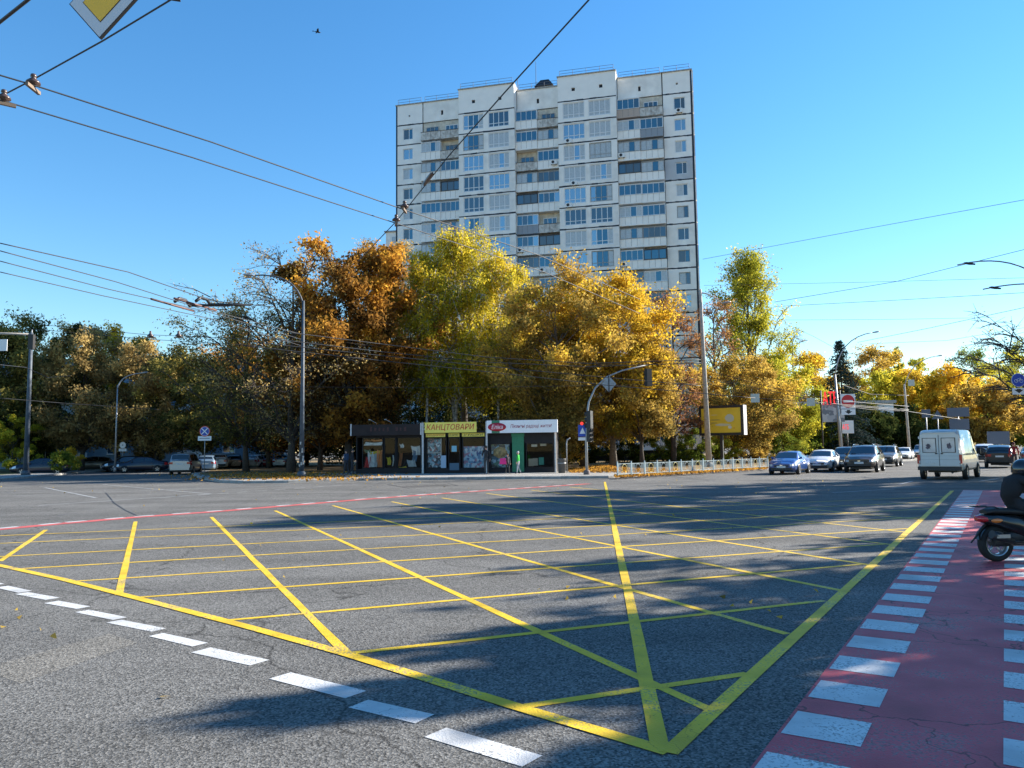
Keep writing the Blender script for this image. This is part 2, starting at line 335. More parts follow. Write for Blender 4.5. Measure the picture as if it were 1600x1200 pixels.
# ---------------- pavements with kerbs
def platform(name, pts, h, kerb_n, mt=PAVE):
    """raised pavement; the first kerb_n edges carry kerb stones"""
    b = MB(); b.prism(pts, -.02, h); o = b.build(name, mt); o['kind'] = 'structure'
    lens = 0
    for i in range(kerb_n):
        a, c = Vector(pts[i]), Vector(pts[i+1]); d = c-a; L0 = d.length; d.normalize(); n = Vector((-d.y, d.x)); ang = math.atan2(d.y, d.x); k = max(1, round(L0/1.0)); lens += k
        if k > 60: k = 60
        for j in range(k):
            s0 = L0*j/k; s1 = L0*(j+1)/k-.012; mid = a+d*((s0+s1)/2)+n*.045
            link('kerb_stone', kerb_mesh(round(s1-s0, 2)), o, loc=(mid.x, mid.y, h/2+.012+rnd.uniform(-.006, .006)), rz=ang+rnd.uniform(-.006, .006))
    return o
_km = {}
def kerb_mesh(L0):
    if L0 not in _km:
        b = MB(); hl = L0/2
        prof = [(-.08, -.09), (.08, -.09), (.08, .075), (-.05, .075), (-.08, .05)]
        b.add([(x, y, z) for x in (-hl, hl) for y, z in prof], [(i, (i+1) % 5, 5+(i+1) % 5, 5+i) for i in range(5)] + [(4, 3, 2, 1, 0), (5, 6, 7, 8, 9)])
        _km[L0] = b.mesh('kerb_stone', KERB)
    return _km[L0]
kb = [g2(300, 742), g2(316, 749), g2(345, 754), g2(380, 755.5), g2(450, 754.5), g2(560, 751), g2(700, 749.5), g2(820, 748.5), g2(905, 748), g2(950, 747.3), g2(985, 745.5), g2(1080, 740.5), g2(1205, 733)]
kdir = (kb[-1]-kb[-2]).normalized(); kfar = kb[-1]+kdir*150
lstreet = Vector((-.30, .954))
block = platform('pavement', [tuple(p) for p in kb]+[tuple(kfar), tuple(kfar+Vector((-150, 60))), tuple(kb[0]+lstreet*120)], .13, len(kb)-1)
kl = [g2(-120, 762), g2(0, 751), g2(29, 748.5), g2(114, 740.5), g2(180, 736.5), g2(215, 733)]
platform('pavement', [tuple(p) for p in kl]+[tuple(kl[-1]+lstreet*120), tuple(kl[-1]+Vector((-160, 110))), tuple(kl[0]+Vector((-120, 10)))], .13, len(kl)-1)
# pavement on the right of the street, mostly out of the frame
rk = [Vector((2.62, 4.4))+SN*4.6+SD*t for t in (-14, 0, 20, 50, 120)]
rp = platform('pavement', [tuple(p) for p in rk[::-1]]+[tuple(rk[0]+SN*40), tuple(rk[-1]+SN*60)], .13, 4)
# lawns under the trees with leaf litter
LITTER = mat('leaf_littered_soil', (.26, .15, .05), .95, var=.75, scale=9, bump=.6, dark=(.055, .05, .02))
GRASS = mat('autumn_lawn', (.13, .12, .035), .95, var=.6, scale=5, bump=.6, dark=(.035, .05, .012))
def lawn(name, pts, mt, z=.136): return sheet(name, pts, z, mt, kind='structure')
lawn('lawn', [g2(312, 743.5), g2(345, 750.5), g2(450, 750.5), g2(455, 746), g2(540, 742), (-12.5, 60.5), (4.5, 60.5), g2(885, 739.5), g2(960, 739.5), g2(1075, 737.5), g2(1195, 731.5), tuple(kfar+Vector((-3, 0))), (-30, 240), tuple(kb[0]+lstreet*110)], LITTER)
lawn('lawn', [g2(-110, 752), g2(30, 742.5), g2(110, 737), g2(180, 733.5), tuple(kl[-1]+lstreet*100+Vector((-2, 0))), (-160, 160), (-140, 40)], GRASS)
lawn('lawn', [rk[-1]+SN*3, rk[0]+SN*3, rk[0]+SN*38, rk[-1]+SN*58], LITTER)
# ================================================================== APARTMENT TOWER
PANEL = mat('panel_concrete', (.90, .865, .81), .85, var=.17, scale=.7, bump=.12)
PANELG = mat('panel_grey_paint', (.50, .52, .55), .85, var=.12, scale=.8)
PANELW = mat('panel_clean_white', (.92, .885, .835), .8, var=.06, scale=.9)
STAIN = mat('balcony_concrete_stained', (.64, .62, .58), .9, var=.5, scale=2.2, dark=(.30, .27, .24))
SEAM = mat('seam_mastic', (.022, .032, .05), .8, var=.4, scale=3)
FRW = mat('window_frame_white', (.74, .75, .76), .5)
FRD = mat('window_frame_dark', (.05, .045, .045), .5)
FRG = mat('window_frame_weathered', (.38, .38, .37), .7, var=.4, scale=4)
GL = [mat('pane_sky', (.30, .42, .48), .04, .6), mat('pane_deep', (.03, .07, .11), .04, 0, spec=1.0, coat=1.0), mat('pane_teal', (.08, .19, .25), .05, .5), mat('pane_curtain', (.50, .52, .52), .25, 0, coat=.8, var=.2, scale=6), mat('pane_dim', (.06, .075, .085), .08, 0, spec=.9, coat=.6)]
SHADEIN = mat('loggia_plaster', (.66, .60, .50), .9, var=.3, scale=2)
TAN = mat('balcony_tan_cladding', (.50, .40, .34), .8, var=.1)
GREYCL = mat('balcony_grey_cladding', (.30, .33, .37), .7, var=.1)
def window_meshes(wd, ht, cols, strip_h=0, bar=.09, split=None):
    f = MB(); d = .06
    f.b2(0, wd, -d, 0, 0, bar); f.b2(0, wd, -d, 0, ht-bar, ht); f.b2(0, bar, -d, 0, bar, ht-bar); f.b2(wd-bar, wd, -d, 0, bar, ht-bar)
    xs = split or [i/cols for i in range(1, cols)]
    ed = [bar]+[x*wd for x in xs]+[wd-bar]
    for x in xs: f.b2(x*wd-bar*.45, x*wd+bar*.45, -d*.9, 0, bar, ht-bar)
    if strip_h: f.b2(bar, wd-bar, -d*.8, 0, strip_h-bar*.4, strip_h+bar*.4)
    f.b2(-.04, wd+.04, -.16, 0, -.05, -.005)
    frames = [f.mesh('window', m_) for m_ in (FRW, FRD, FRG)]
    panes = []
    for v in range(7):
        p = MB(); base = rnd.choice([0, 1, 1, 2, 2, 3])
        for i in range(len(ed)-1):
            k = base if rnd.random() < .6 else rnd.randrange(5)
            if v >= 5: k = rnd.choice([1, 4, 4])
            p.add([(ed[i], -.02-.001*i, bar), (ed[i+1], -.02-.001*i, bar), (ed[i+1], -.02-.001*i, ht-bar), (ed[i], -.02-.001*i, ht-bar)], [(0, 1, 2, 3)], k)
        panes.append(p.mesh('pane', GL))
    return frames, panes
W_SMALL = window_meshes(1.5, 1.62, 2, split=[.6]); W_BIG = window_meshes(3.0, 2.2, 4, strip_h=.55, bar=.11); W_BAL = window_meshes(2.75, 1.38, 4, bar=.06); W_BAL3 = window_meshes(2.75, 1.38, 3, bar=.09); W_IN = window_meshes(1.9, 1.5, 3)
def panel_mesh(wd, ht, holes, mt, th=.22):
    """a concrete panel in the plane y=0 (outward -y) with window openings"""
    b = MB(); xs = sorted({0, wd, *[h[0] for h in holes], *[h[1] for h in holes]}); zs = sorted({0, ht, *[h[2] for h in holes], *[h[3] for h in holes]})
    inside = lambda x, z: any(h[0] < x < h[1] and h[2] < z < h[3] for h in holes)
    for i in range(len(xs)-1):
        for j in range(len(zs)-1):
            if not inside((xs[i]+xs[i+1])/2, (zs[j]+zs[j+1])/2):
                b.add([(xs[i], -th, zs[j]), (xs[i+1], -th, zs[j]), (xs[i+1], -th, zs[j+1]), (xs[i], -th, zs[j+1])], [(0, 1, 2, 3)])
    def rev(x0, x1, z0, z1, flip):
        c = [(x0, z0), (x1, z0), (x1, z1), (x0, z1)]
        for i in range(4):
            a, e = c[i], c[(i+1) % 4]; q = [(a[0], -th, a[1]), (e[0], -th, e[1]), (e[0], 0, e[1]), (a[0], 0, a[1])]
            b.add(q, [(0, 1, 2, 3) if flip else (3, 2, 1, 0)])
    rev(0, wd, 0, ht, False)
    for h in holes: rev(h[0], h[1], h[2], h[3], True)
    return b.mesh('wall_panel', mt)
tower = thing('apartment_tower', 'tall pale panel apartment tower with dark seams rising behind the trees', 'building', (-16.6, 110, 0), R_(-13.595))
FH = 3.0; NF = 16; ZT = 49.4; GAP = .075
def ac_meshes():
    b = MB(); b.b2(0, .85, -.32, 0, 0, .58); b.lathe([(.001, 0), (.21, 0), (.21, .012), (.17, .016), (.16, .006), (.001, .006)], 16, 1, Matrix.Translation((.32, -.321, .3)) @ Matrix.Rotation(R_(90), 4, 'X'))
    b.b2(.1, .16, -.3, 0, -.06, 0, 1); b.b2(.68, .74, -.3, 0, -.06, 0, 1)
    return b.mesh('air_conditioner', [WHITE, DARK])
AC = ac_meshes()
core = MB(); core.b2(.15, 42.4, .02, 14, .1, 52.3); core.build('core_wall', SEAM, tower)
# bays: (u0, u1, outward offset, kind)
BAYS = [(0, 4.2, 0, 'small'), (4.2, 10.1, 0, 'bal'), (10.1, 18.3, 1.5, 'big'), (18.3, 24.45, 0, 'bal'), (24.45, 32.5, 1.5, 'big'), (32.5, 38.6, 0, 'bal'), (38.6, 42.55, 0, 'small')]
B_B = ['oo', 'wo', 'dw', 'dD', 'ww', 'wd', 'dw', 'wo', 'ww', 'wd']; B_D = ['wo', 'wd', 'ow', 'dd', 'Dw', 'wo', 'wD', 'dw', 'ow']; B_F = ['wo', 'ww', 'dd', 'Dd', 'ww', 'ww', 'dd', 'wD', 'dw', 'wd']
def win(kind, x, y, z, fr, pv, parent=tower, sx=1, sz=1, name='window'):
    o = link(name, kind[0][fr], parent, loc=(x, y, z)); o.scale = (sx, 1, sz)
    link('pane', kind[1][pv], o); return o
pm_small = {}; 
def par_mesh(wd, mt):
    b = MB(); b.b2(0, wd, -1.0, -.9, 0, 1.05); b.b2(0, .08, -.9, 0, 0, 1.05); b.b2(wd-.08, wd, -.9, 0, 0, 1.05); b.b2(-.03, wd+.03, -1.06, 0, -.16, -.002); b.b2(-.02, wd+.02, -1.04, -.86, 1.05, 1.1, 1)
    for i in range(1, 4): b.b2(wd*i/4-.012, wd*i/4+.012, -1.006, -1.0, .02, 1.04, 1)
    return b.mesh('balcony_parapet', [mt, SEAM])
PARS = {k: {m_.name: par_mesh(k, m_) for m_ in (PANEL, PANELW, STAIN, TAN, GREYCL)} for k in (2.93, 3.04)}
for bi, (u0, u1, off, kd) in enumerate(BAYS):
    wd = u1-u0-2*GAP
    if kd == 'small':
        wx = 1.05 if bi == 0 else 1.4
        ms = [panel_mesh(wd, FH-2*GAP, [(wx, wx+1.5, .72, 2.34)], m_) for m_ in (PANEL, PANELG, PANELW)]
    elif kd == 'big':
        h2 = wd/2
        ms = [panel_mesh(wd, FH-2*GAP, [(.62, 3.62, .48, 2.68), (wd-3.72, wd-.72, .48, 2.68)], m_) for m_ in (PANEL, PANELG, PANELW)]
        sb = MB(); sb.b2(u0+.1, u1-.1, -off+.0, .05, 1.0, 53.0); sb.build('core_wall', SEAM, tower)
        # sunlit return panels of the projecting bay
        for k in range(NF+1):
            z = ZT-FH*(k) if k else ZT
            hh = FH-2*GAP if k else 3.65
            zz = ZT-FH*k+GAP if k else ZT+GAP
            for sx in (u0+.02, u1-.1):
                b = MB(); b.b2(sx, sx+.08, -off-.2, 0, zz, zz+hh); b.build('side_panel', PANEL, tower)
    for k in range(NF):
        z = ZT-FH*(k+1)
        if kd in ('small', 'big'):
            mi = 0 if rnd.random() < .6 else 2
            if bi == 6 and k == 3: mi = 1
            link('wall_panel', ms[mi], tower, loc=(u0+GAP, -off, z+GAP))
            if kd == 'small':
                win(W_SMALL, u0+GAP+wx, -off-.05, z+GAP+.72, 0 if rnd.random() < .8 else rnd.choice([1, 2]), rnd.randrange(7))
                if rnd.random() < .3 and bi == 6: link('air_conditioner', AC, tower, loc=(u0+wx+.35, -off-.24, z+.2))
            else:
                for x in (u0+GAP+.62, u0+GAP+wd-3.72):
                    win(W_BIG, x, -off-.07, z+GAP+.48, 0 if rnd.random() < .85 else 2, rnd.randrange(5))
                    if rnd.random() < .13: link('air_conditioner', AC, tower, loc=(x+rnd.uniform(0, 2), -off-.24, z+.0))
        else:
            code = {1: B_B, 3: B_D, 5: B_F}[bi]; cd = code[k % len(code)]
            mb_ = MB(); mb_.b2(u0+.05, u1-.05, -.08, .0, z+.02, z+FH-.02); mb_.build('loggia_wall', SHADEIN if 'o' in cd else PANEL, tower)
            half = (u1-u0)/2
            for s_ in (0, 1):
                t_ = cd[s_]; pw = 2.93 if half < 3.0 else 3.04; x0 = u0+s_*half+(.01 if half < 3 else .01)
                pmat = STAIN if t_ == 'o' else rnd.choice([PANEL, PANEL, PANELW])
                if bi == 5 and (k, s_) == (0, 0): pmat = TAN
                if (bi, k, s_) in ((5, 1, 1), (3, 5, 0)): pmat = GREYCL
                link('balcony_parapet', PARS[pw][pmat.name], tower, loc=(x0, -.09+(.12 if s_ else 0), z+.16))
                if t_ == 'o': win(W_IN, x0+.5, -.1, z+.8, rnd.choice([0, 2]), rnd.choice([1, 5, 6]))
                else:
                    fr = {'w': 0, 'd': 2, 'D': 1}[t_]; kindw = W_BAL if t_ != 'D' else W_BAL3
                    win(kindw, x0+.02, -.98+(.12 if s_ else 0), z+1.265, fr, rnd.randrange(5) if t_ == 'w' else rnd.choice([5, 6, 1]), sx=(pw-.04)/2.75)
                    b = MB(); b.b2(x0, x0+.06, -.95, -.1, z+1.27, z+2.64); b.b2(x0+pw-.06, x0+pw, -.95, -.1, z+1.27, z+2.64); b.b2(x0-.02, x0+pw+.02, -1.08+(.12 if s_ else 0), -.1, z+2.65, z+2.71)
                    b.build('balcony_casing', [FRW, FRD, FRG][fr], tower)
                if rnd.random() < .12: link('air_conditioner', AC, tower, loc=(x0+rnd.choice([.1, 1.9]), -1.12, z+.45))
    # technical floor on top
    top = 52.95 if kd == 'big' else 52.45
    hl = []
    if kd == 'small': hl = [(wd*.5-.13, wd*.5+.13, 1.15, 1.41)]
    if kd == 'bal': hl = [(wd*.5-.17, wd*.5+.17, .85, 1.55)]
    if kd == 'big': hl = [(wd*.27-.24, wd*.27+.24, 1.3, 1.78), (wd*.75-.24, wd*.75+.24, 1.3, 1.78)]
    link('attic_panel', panel_mesh(wd, top-ZT-GAP, hl, PANELW if bi % 2 == 0 else PANEL), tower, loc=(u0+GAP, -off, ZT+GAP))
    b = MB(); b.b2(u0-.06, u1+.06, -off-.36, .6, top+.001, top+.14); b.build('cornice', FRG, tower)
    b = MB(); y = -off-.1
    for x in [u0+.3+i*(u1-u0-.6)/max(1, round((u1-u0)/1.9)) for i in range(round((u1-u0)/1.9)+1)]: b.tube([(x, y, top+.13), (x, y, top+.95)], .03, 5)
    for zz in (.55, .95): b.tube([(u0+.3, y, top+zz), (u1-.3, y, top+zz)], .028, 5)
    b.build('roof_railing', BLUEPOLE, tower)
    # irregular mastic lines along the joints, proud of the panels
    if kd != 'bal':
        for k in range(NF+1):
            b = MB(); z = ZT-FH*k; n_ = 9; pts = [(u0+(u1-u0)*i/n_, -off-.215-.012, z+rnd.uniform(-.02, .02)) for i in range(n_+1)]
            for i in range(n_):
                h0 = rnd.uniform(.06, .12); a, c = pts[i], pts[i+1]
                b.add([(a[0], a[1], a[2]-h0), (c[0], c[1], c[2]-h0), (c[0], c[1], c[2]+h0), (a[0], a[1], a[2]+h0)], [(0, 1, 2, 3)])
            b.build('seam', SEAM, tower)
for u in (.12, 42.42):
    b = MB(); b.b2(u-.11, u+.11, -.236, -.226, 1, 52.4); b.build('seam', SEAM, tower)
for k in range(NF+1):                                   # end wall
    b = MB(); z = ZT-FH*k; b.b2(42.56, 42.72, -.2, 13.9, z+GAP, z+(FH-GAP if k else 3.0)); b.build('end_panel', PANELG if k % 5 == 3 else PANEL, tower)
b = MB(); b.b2(20.6, 22.8, 3, 5.2, 52.4, 54.3); b.build('roof_vent_house', WHITE, tower)
b = MB(); b.add([(20.3, 2.7, 54.3), (23.1, 2.7, 54.3), (23.1, 5.5, 54.3), (20.3, 5.5, 54.3), (21.1, 3.4, 55.5), (22.3, 3.4, 55.5), (22.3, 4.8, 55.5), (21.1, 4.8, 55.5)], [(0, 1, 5, 4), (1, 2, 6, 5), (2, 3, 7, 6), (3, 0, 4, 7), (4, 5, 6, 7), (3, 2, 1, 0)]); b.build('roof_vent_hood', DARK, tower)
b = MB(); b.tube([(20.5, 3, 52.4), (20.5, 3, 58.2)], [.06, .03], 6); b.build('aerial', BLUEPOLE, tower); b = MB(); b.tube([(18.2, 1, 52.4), (18.2, 1, 55)], .04, 5); b.build('aerial', BLUEPOLE, tower)
# other blocks behind the trees
def block_house(label, loc, rz, wd, dp, floors, base, nwin, wallm, seed):
    rr = random.Random(seed); o = thing('apartment_block', label, 'building', loc, rz)
    b = MB(); b.b2(0, wd, 0, dp, 0, floors*2.9+base+.6); b.build('wall', wallm, o)
    b = MB(); b.b2(-.3, wd+.3, -.35, dp+.3, floors*2.9+base+.601, floors*2.9+base+.85); b.build('roof', FRG, o)
    for f_ in range(floors):
        for i in range(nwin):
            x = wd*(i+.5)/nwin
            if i % 3 == 1:
                p = link('balcony_parapet', PARS[2.93][PANELW.name], o, loc=(x-1.46, -.005, base+f_*2.9+.1)); win(W_BAL, x-1.4, -.9, base+f_*2.9+1.2, rr.choice([0, 1, 2]), rr.randrange(7), o)
            else: win(W_SMALL, x-.75, -.004, base+f_*2.9+.9, 0, rr.randrange(7), o)
    return o
PANELBLUE = mat('blue_painted_wall', (.20, .30, .40), .8, var=.2, scale=1)
block_house('low blue grey apartment block glimpsed behind the trees at far left', (-72, 88, 0), R_(14), 44, 12, 4, .8, 10, PANELBLUE, 3)
block_house('white apartment block peeking out left of the tower', (-26.4, 160, 0), R_(-8), 20.5, 14, 16, 1.0, 5, PANEL, 4)
# ================================================================== TREES
def P3(h): return h
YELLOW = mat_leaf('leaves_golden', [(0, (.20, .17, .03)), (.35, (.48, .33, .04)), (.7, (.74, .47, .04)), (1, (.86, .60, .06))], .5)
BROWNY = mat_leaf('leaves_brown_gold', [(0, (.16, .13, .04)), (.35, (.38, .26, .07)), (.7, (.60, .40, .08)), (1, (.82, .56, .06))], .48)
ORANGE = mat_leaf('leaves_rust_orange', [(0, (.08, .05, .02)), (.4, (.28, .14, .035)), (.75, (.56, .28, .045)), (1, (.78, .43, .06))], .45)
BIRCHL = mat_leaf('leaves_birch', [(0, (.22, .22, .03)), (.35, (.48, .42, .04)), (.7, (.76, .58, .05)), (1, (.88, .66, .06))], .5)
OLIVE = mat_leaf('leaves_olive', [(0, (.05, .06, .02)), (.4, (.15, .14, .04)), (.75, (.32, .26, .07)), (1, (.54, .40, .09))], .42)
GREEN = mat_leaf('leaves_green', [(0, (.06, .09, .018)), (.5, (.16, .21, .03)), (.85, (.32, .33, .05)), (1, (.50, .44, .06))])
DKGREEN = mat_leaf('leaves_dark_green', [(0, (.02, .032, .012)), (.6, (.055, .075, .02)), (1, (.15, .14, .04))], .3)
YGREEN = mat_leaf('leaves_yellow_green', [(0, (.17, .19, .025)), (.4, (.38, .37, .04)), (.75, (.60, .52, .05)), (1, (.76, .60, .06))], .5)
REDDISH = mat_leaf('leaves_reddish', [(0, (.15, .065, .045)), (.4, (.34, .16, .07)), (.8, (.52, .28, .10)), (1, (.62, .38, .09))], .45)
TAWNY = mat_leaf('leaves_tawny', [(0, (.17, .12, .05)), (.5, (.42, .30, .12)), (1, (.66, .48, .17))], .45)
SPRUCE = mat_leaf('needles_blue_spruce', [(0, (.012, .024, .022)), (.6, (.035, .06, .058)), (1, (.09, .13, .12))], .12)
def leaf_mesh(name, C_, size, tone, mt, rs, aspect=.6, droop=0.):
    N = len(C_)
    a = rs.normal(size=(N, 3)); a[:, 2] -= droop; a /= np.linalg.norm(a, axis=1)[:, None]
    b = rs.normal(size=(N, 3)); b -= a*(a*b).sum(1)[:, None]; b /= np.linalg.norm(b, axis=1)[:, None]
    n = np.cross(a, b); s = (size*rs.uniform(.6, 1.35, N))[:, None]
    V = np.empty((N, 3, 3)); V[:, 0] = C_-a*s*.45-b*s*aspect*.62; V[:, 1] = C_-a*s*.45+b*s*aspect*.62+n*s*.15; V[:, 2] = C_+a*s*.7
    me = bpy.data.meshes.new(name); me.vertices.add(3*N); me.loops.add(3*N); me.polygons.add(N)
    me.vertices.foreach_set('co', V.ravel()); me.loops.foreach_set('vertex_index', np.arange(3*N, dtype=np.int32))
    me.polygons.foreach_set('loop_start', np.arange(0, 3*N, 3, dtype=np.int32)); me.polygons.foreach_set('loop_total', np.full(N, 3, dtype=np.int32))
    at = me.attributes.new('tone', 'FLOAT', 'FACE'); at.data.foreach_set('value', np.clip(tone, 0, 1).astype(np.float32))
    me.materials.append(mt); me.update(); me.validate(); return me
SHAPES = {
    'round': lambda t: max(0., 1-abs(2*t-.9)**2.4)**.5,
    'ovate': lambda t: max(0., math.sin(math.pi*min(1, t**.75)))**.62,
    'broad': lambda t: max(0., 1-abs(2*t-1.05)**3)**.5,
    'poplar': lambda t: max(0., math.sin(math.pi*(t**.62)))**.8,
    'cone': lambda t: max(0., 1-t)**.9,
}
def tree_meshes(H, R, zb, shape='ovate', leafm=None, bark=BARK, leaves=20000, leaf=.2, seed=0, limbs=22, subs=7, twigs=5, spread=.38, up=.55, weep=0., tone_top=.35, gap=.5, trunk_r=None, lean=0., stems=1, aspect=.62):
    rr = random.Random(seed); rs = np.random.RandomState(seed); fn = SHAPES[shape]
    tr = trunk_r or max(.09, H*.0165); wood = MB(); tips = []; tw = []
    for st in range(stems):
        an = rr.uniform(0, 6.28); H = H*(.965 if st == 0 else 1); dx, dy = (math.cos(an)*.5*(stems > 1)+lean, math.sin(an)*.5*(stems > 1))
        tp = [Vector((dx*(i/7)+rr.uniform(-.07, .07)*H*.08*(i > 0), dy*(i/7)+rr.uniform(-.07, .07)*H*.08*(i > 0), H*.93*i/7)) for i in range(8)]
        wood.tube(tp, [tr*(1.35 if i == 0 else 1)*(1-.88*i/7) for i in range(8)], 8)
        def trunk_at(z, tp=tp):
            q = max(0, min(.999, z/(H*.93)))*7; i = int(q); return tp[i].lerp(tp[i+1], q-i)
        nl = limbs//stems
        for i in range(nl):
            t = (i+.5)/nl; t = min(.98, max(.02, t+rr.uniform(-.03, .03))); ph = i*2.39996+rr.uniform(-.4, .4); rad = R*1.12*fn(t)*rr.choice([rr.uniform(.35, .7), rr.uniform(.72, 1.0), rr.uniform(.8, 1.0)])
            zt = zb+(H-zb)*t; end = Vector((math.cos(ph)*rad+dx*t, math.sin(ph)*rad+dy*t, zt))
            z0 = max(zb*.75, min(H*.88, zt-up*rad*1.6-rr.uniform(0, .5))); s0 = trunk_at(z0)
            ln = (end-s0).length; pts = []
            for j in range(5):
                q = j/4; p = s0.lerp(end, q); p.z += math.sin(math.pi*q)*ln*.10*(1 if up < .9 else -.3); pts.append(p+Vector([rr.uniform(-1, 1)*ln*.035 for _ in range(3)])*(0 < j))
            lr = tr*.42*(1-.6*t)+.015; wood.tube(pts, [lr*(1-.8*j/4) for j in range(5)], 5, cap=False)
            for k in range(subs):
                q = rr.uniform(.3, 1.0); qi = min(3, int(q*4)); b0 = pts[qi].lerp(pts[qi+1], q*4-qi)
                dr = Vector((math.cos(ph)+rr.uniform(-1, 1)*1.1, math.sin(ph)+rr.uniform(-1, 1)*1.1, rr.uniform(-.3, .9)+(1.2 if up > .9 else 0))).normalized()
                sl = R*spread*rr.uniform(.5, 1.15); b1 = b0+dr*sl
                mid = b0.lerp(b1, .5)+Vector((0, 0, sl*.08)); wood.tube([b0, mid, b1], [lr*.36+.010, lr*.26+.008, .009], 4, cap=False)
                dens = rr.random()**gap*1.4; ctone = rr.gauss(0, .17)
                for m_ in range(twigs):
                    q2 = rr.uniform(.25, 1.0); c0_ = b0.lerp(mid, q2*2) if q2 < .5 else mid.lerp(b1, q2*2-1)
                    d2 = (dr*.6+Vector((rr.gauss(0, .7), rr.gauss(0, .7), rr.gauss(0, .5)-weep*1.6))).normalized(); tl_ = sl*rr.uniform(.28, .62)*(1+weep*.9); c1 = c0_+d2*tl_
                    if weep: c1 = c1+Vector((0, 0, -weep*tl_*.6))
                    wood.tube([c0_, c1], [.016, .006], 3, cap=False, sm=False)
                    tw.append((c0_, c1, dens, ctone))
    A = np.array([t[0] for t in tw]); B = np.array([t[1] for t in tw]); den = np.array([t[2] for t in tw]); ct = np.array([t[3] for t in tw])
    wm = wood.mesh('trunk', bark)
    if leaves <= 0: return wm, None
    leaves = int(leaves*1.75); leaf = leaf*.86
    pick = rs.choice(len(tw), size=leaves, p=den/den.sum()); q = rs.uniform(.1, 1.12, leaves)[:, None]
    sg = np.clip(.06*R, .12, .42)
    C_ = A[pick]*(1-q)+B[pick]*q+rs.normal(size=(leaves, 3))*sg*np.array([1, 1, .8+.7*weep])
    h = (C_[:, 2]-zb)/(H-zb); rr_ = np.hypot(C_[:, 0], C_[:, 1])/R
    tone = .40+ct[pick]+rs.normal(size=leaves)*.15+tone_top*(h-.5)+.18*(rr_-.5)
    C_[:, 2] = np.maximum(C_[:, 2], .25)
    return wm, leaf_mesh('crown', C_, leaf, tone, leafm, rs, aspect, droop=weep)
_tc = {}
def tree(name, label, x, y, rz=0., key=None, group=None, scale=1., z=.13, **k):
    if key is not None and key in _tc: wm, lm = _tc[key]
    else:
        wm, lm = tree_meshes(**k)
        if key is not None: _tc[key] = (wm, lm)
    o = thing(name, label, 'tree', (x, y, z), rz, group); o.scale = (scale, scale, scale)
    link('trunk', wm, o)
    if lm: link('crown', lm, o)
    return o
def at_px(px, Y):
    return (px-800+ .012*0)/FPX*Y
def place(px, Y):
    p = D(px, 705, Y); return p.x, p.y
def hgt(px, py, Y): return D(px, py, Y).z
# --- the group behind the kiosks
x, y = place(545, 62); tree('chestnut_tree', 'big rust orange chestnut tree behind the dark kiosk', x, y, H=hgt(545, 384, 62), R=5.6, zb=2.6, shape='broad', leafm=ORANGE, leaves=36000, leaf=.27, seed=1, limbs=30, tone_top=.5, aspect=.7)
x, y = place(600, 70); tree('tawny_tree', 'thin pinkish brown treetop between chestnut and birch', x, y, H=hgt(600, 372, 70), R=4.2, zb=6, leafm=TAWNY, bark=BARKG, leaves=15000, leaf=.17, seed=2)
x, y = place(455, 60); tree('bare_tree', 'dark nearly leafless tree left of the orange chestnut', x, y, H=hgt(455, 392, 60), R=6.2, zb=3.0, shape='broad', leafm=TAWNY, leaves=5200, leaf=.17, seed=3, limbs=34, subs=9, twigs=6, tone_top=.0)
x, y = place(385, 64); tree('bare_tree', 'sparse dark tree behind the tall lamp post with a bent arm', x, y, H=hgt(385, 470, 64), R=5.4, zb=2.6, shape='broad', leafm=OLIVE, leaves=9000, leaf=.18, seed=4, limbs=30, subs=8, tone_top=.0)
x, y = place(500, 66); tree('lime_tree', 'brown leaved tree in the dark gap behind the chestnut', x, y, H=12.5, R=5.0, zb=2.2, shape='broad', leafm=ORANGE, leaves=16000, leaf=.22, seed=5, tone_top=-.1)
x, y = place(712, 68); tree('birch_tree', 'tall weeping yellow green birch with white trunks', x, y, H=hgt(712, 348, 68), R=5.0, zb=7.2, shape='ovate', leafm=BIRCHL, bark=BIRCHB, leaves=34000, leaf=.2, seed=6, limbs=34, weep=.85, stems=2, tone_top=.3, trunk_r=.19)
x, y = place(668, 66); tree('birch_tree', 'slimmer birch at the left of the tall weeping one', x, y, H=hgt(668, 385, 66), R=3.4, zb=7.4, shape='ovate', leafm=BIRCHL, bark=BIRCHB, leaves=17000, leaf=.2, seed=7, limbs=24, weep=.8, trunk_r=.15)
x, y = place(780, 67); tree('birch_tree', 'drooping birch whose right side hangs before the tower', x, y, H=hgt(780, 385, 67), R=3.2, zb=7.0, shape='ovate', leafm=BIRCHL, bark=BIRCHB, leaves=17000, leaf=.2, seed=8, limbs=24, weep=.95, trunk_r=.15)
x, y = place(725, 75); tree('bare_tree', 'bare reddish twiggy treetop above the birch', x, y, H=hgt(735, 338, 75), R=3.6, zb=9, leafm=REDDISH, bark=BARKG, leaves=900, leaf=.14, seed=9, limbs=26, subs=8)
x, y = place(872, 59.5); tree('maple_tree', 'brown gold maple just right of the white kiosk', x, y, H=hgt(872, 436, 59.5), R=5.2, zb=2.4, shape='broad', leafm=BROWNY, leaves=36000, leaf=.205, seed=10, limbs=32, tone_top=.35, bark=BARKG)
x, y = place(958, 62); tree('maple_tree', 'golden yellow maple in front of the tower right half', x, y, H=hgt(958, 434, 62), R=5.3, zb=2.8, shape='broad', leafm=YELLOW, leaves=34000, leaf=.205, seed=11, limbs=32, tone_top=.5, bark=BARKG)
x, y = place(1003, 60); tree('maple_tree', 'small slender brown leaved tree behind the pale fence', x, y, H=10.2, R=3.4, zb=2.6, shape='ovate', leafm=BROWNY, leaves=12000, leaf=.2, seed=12)
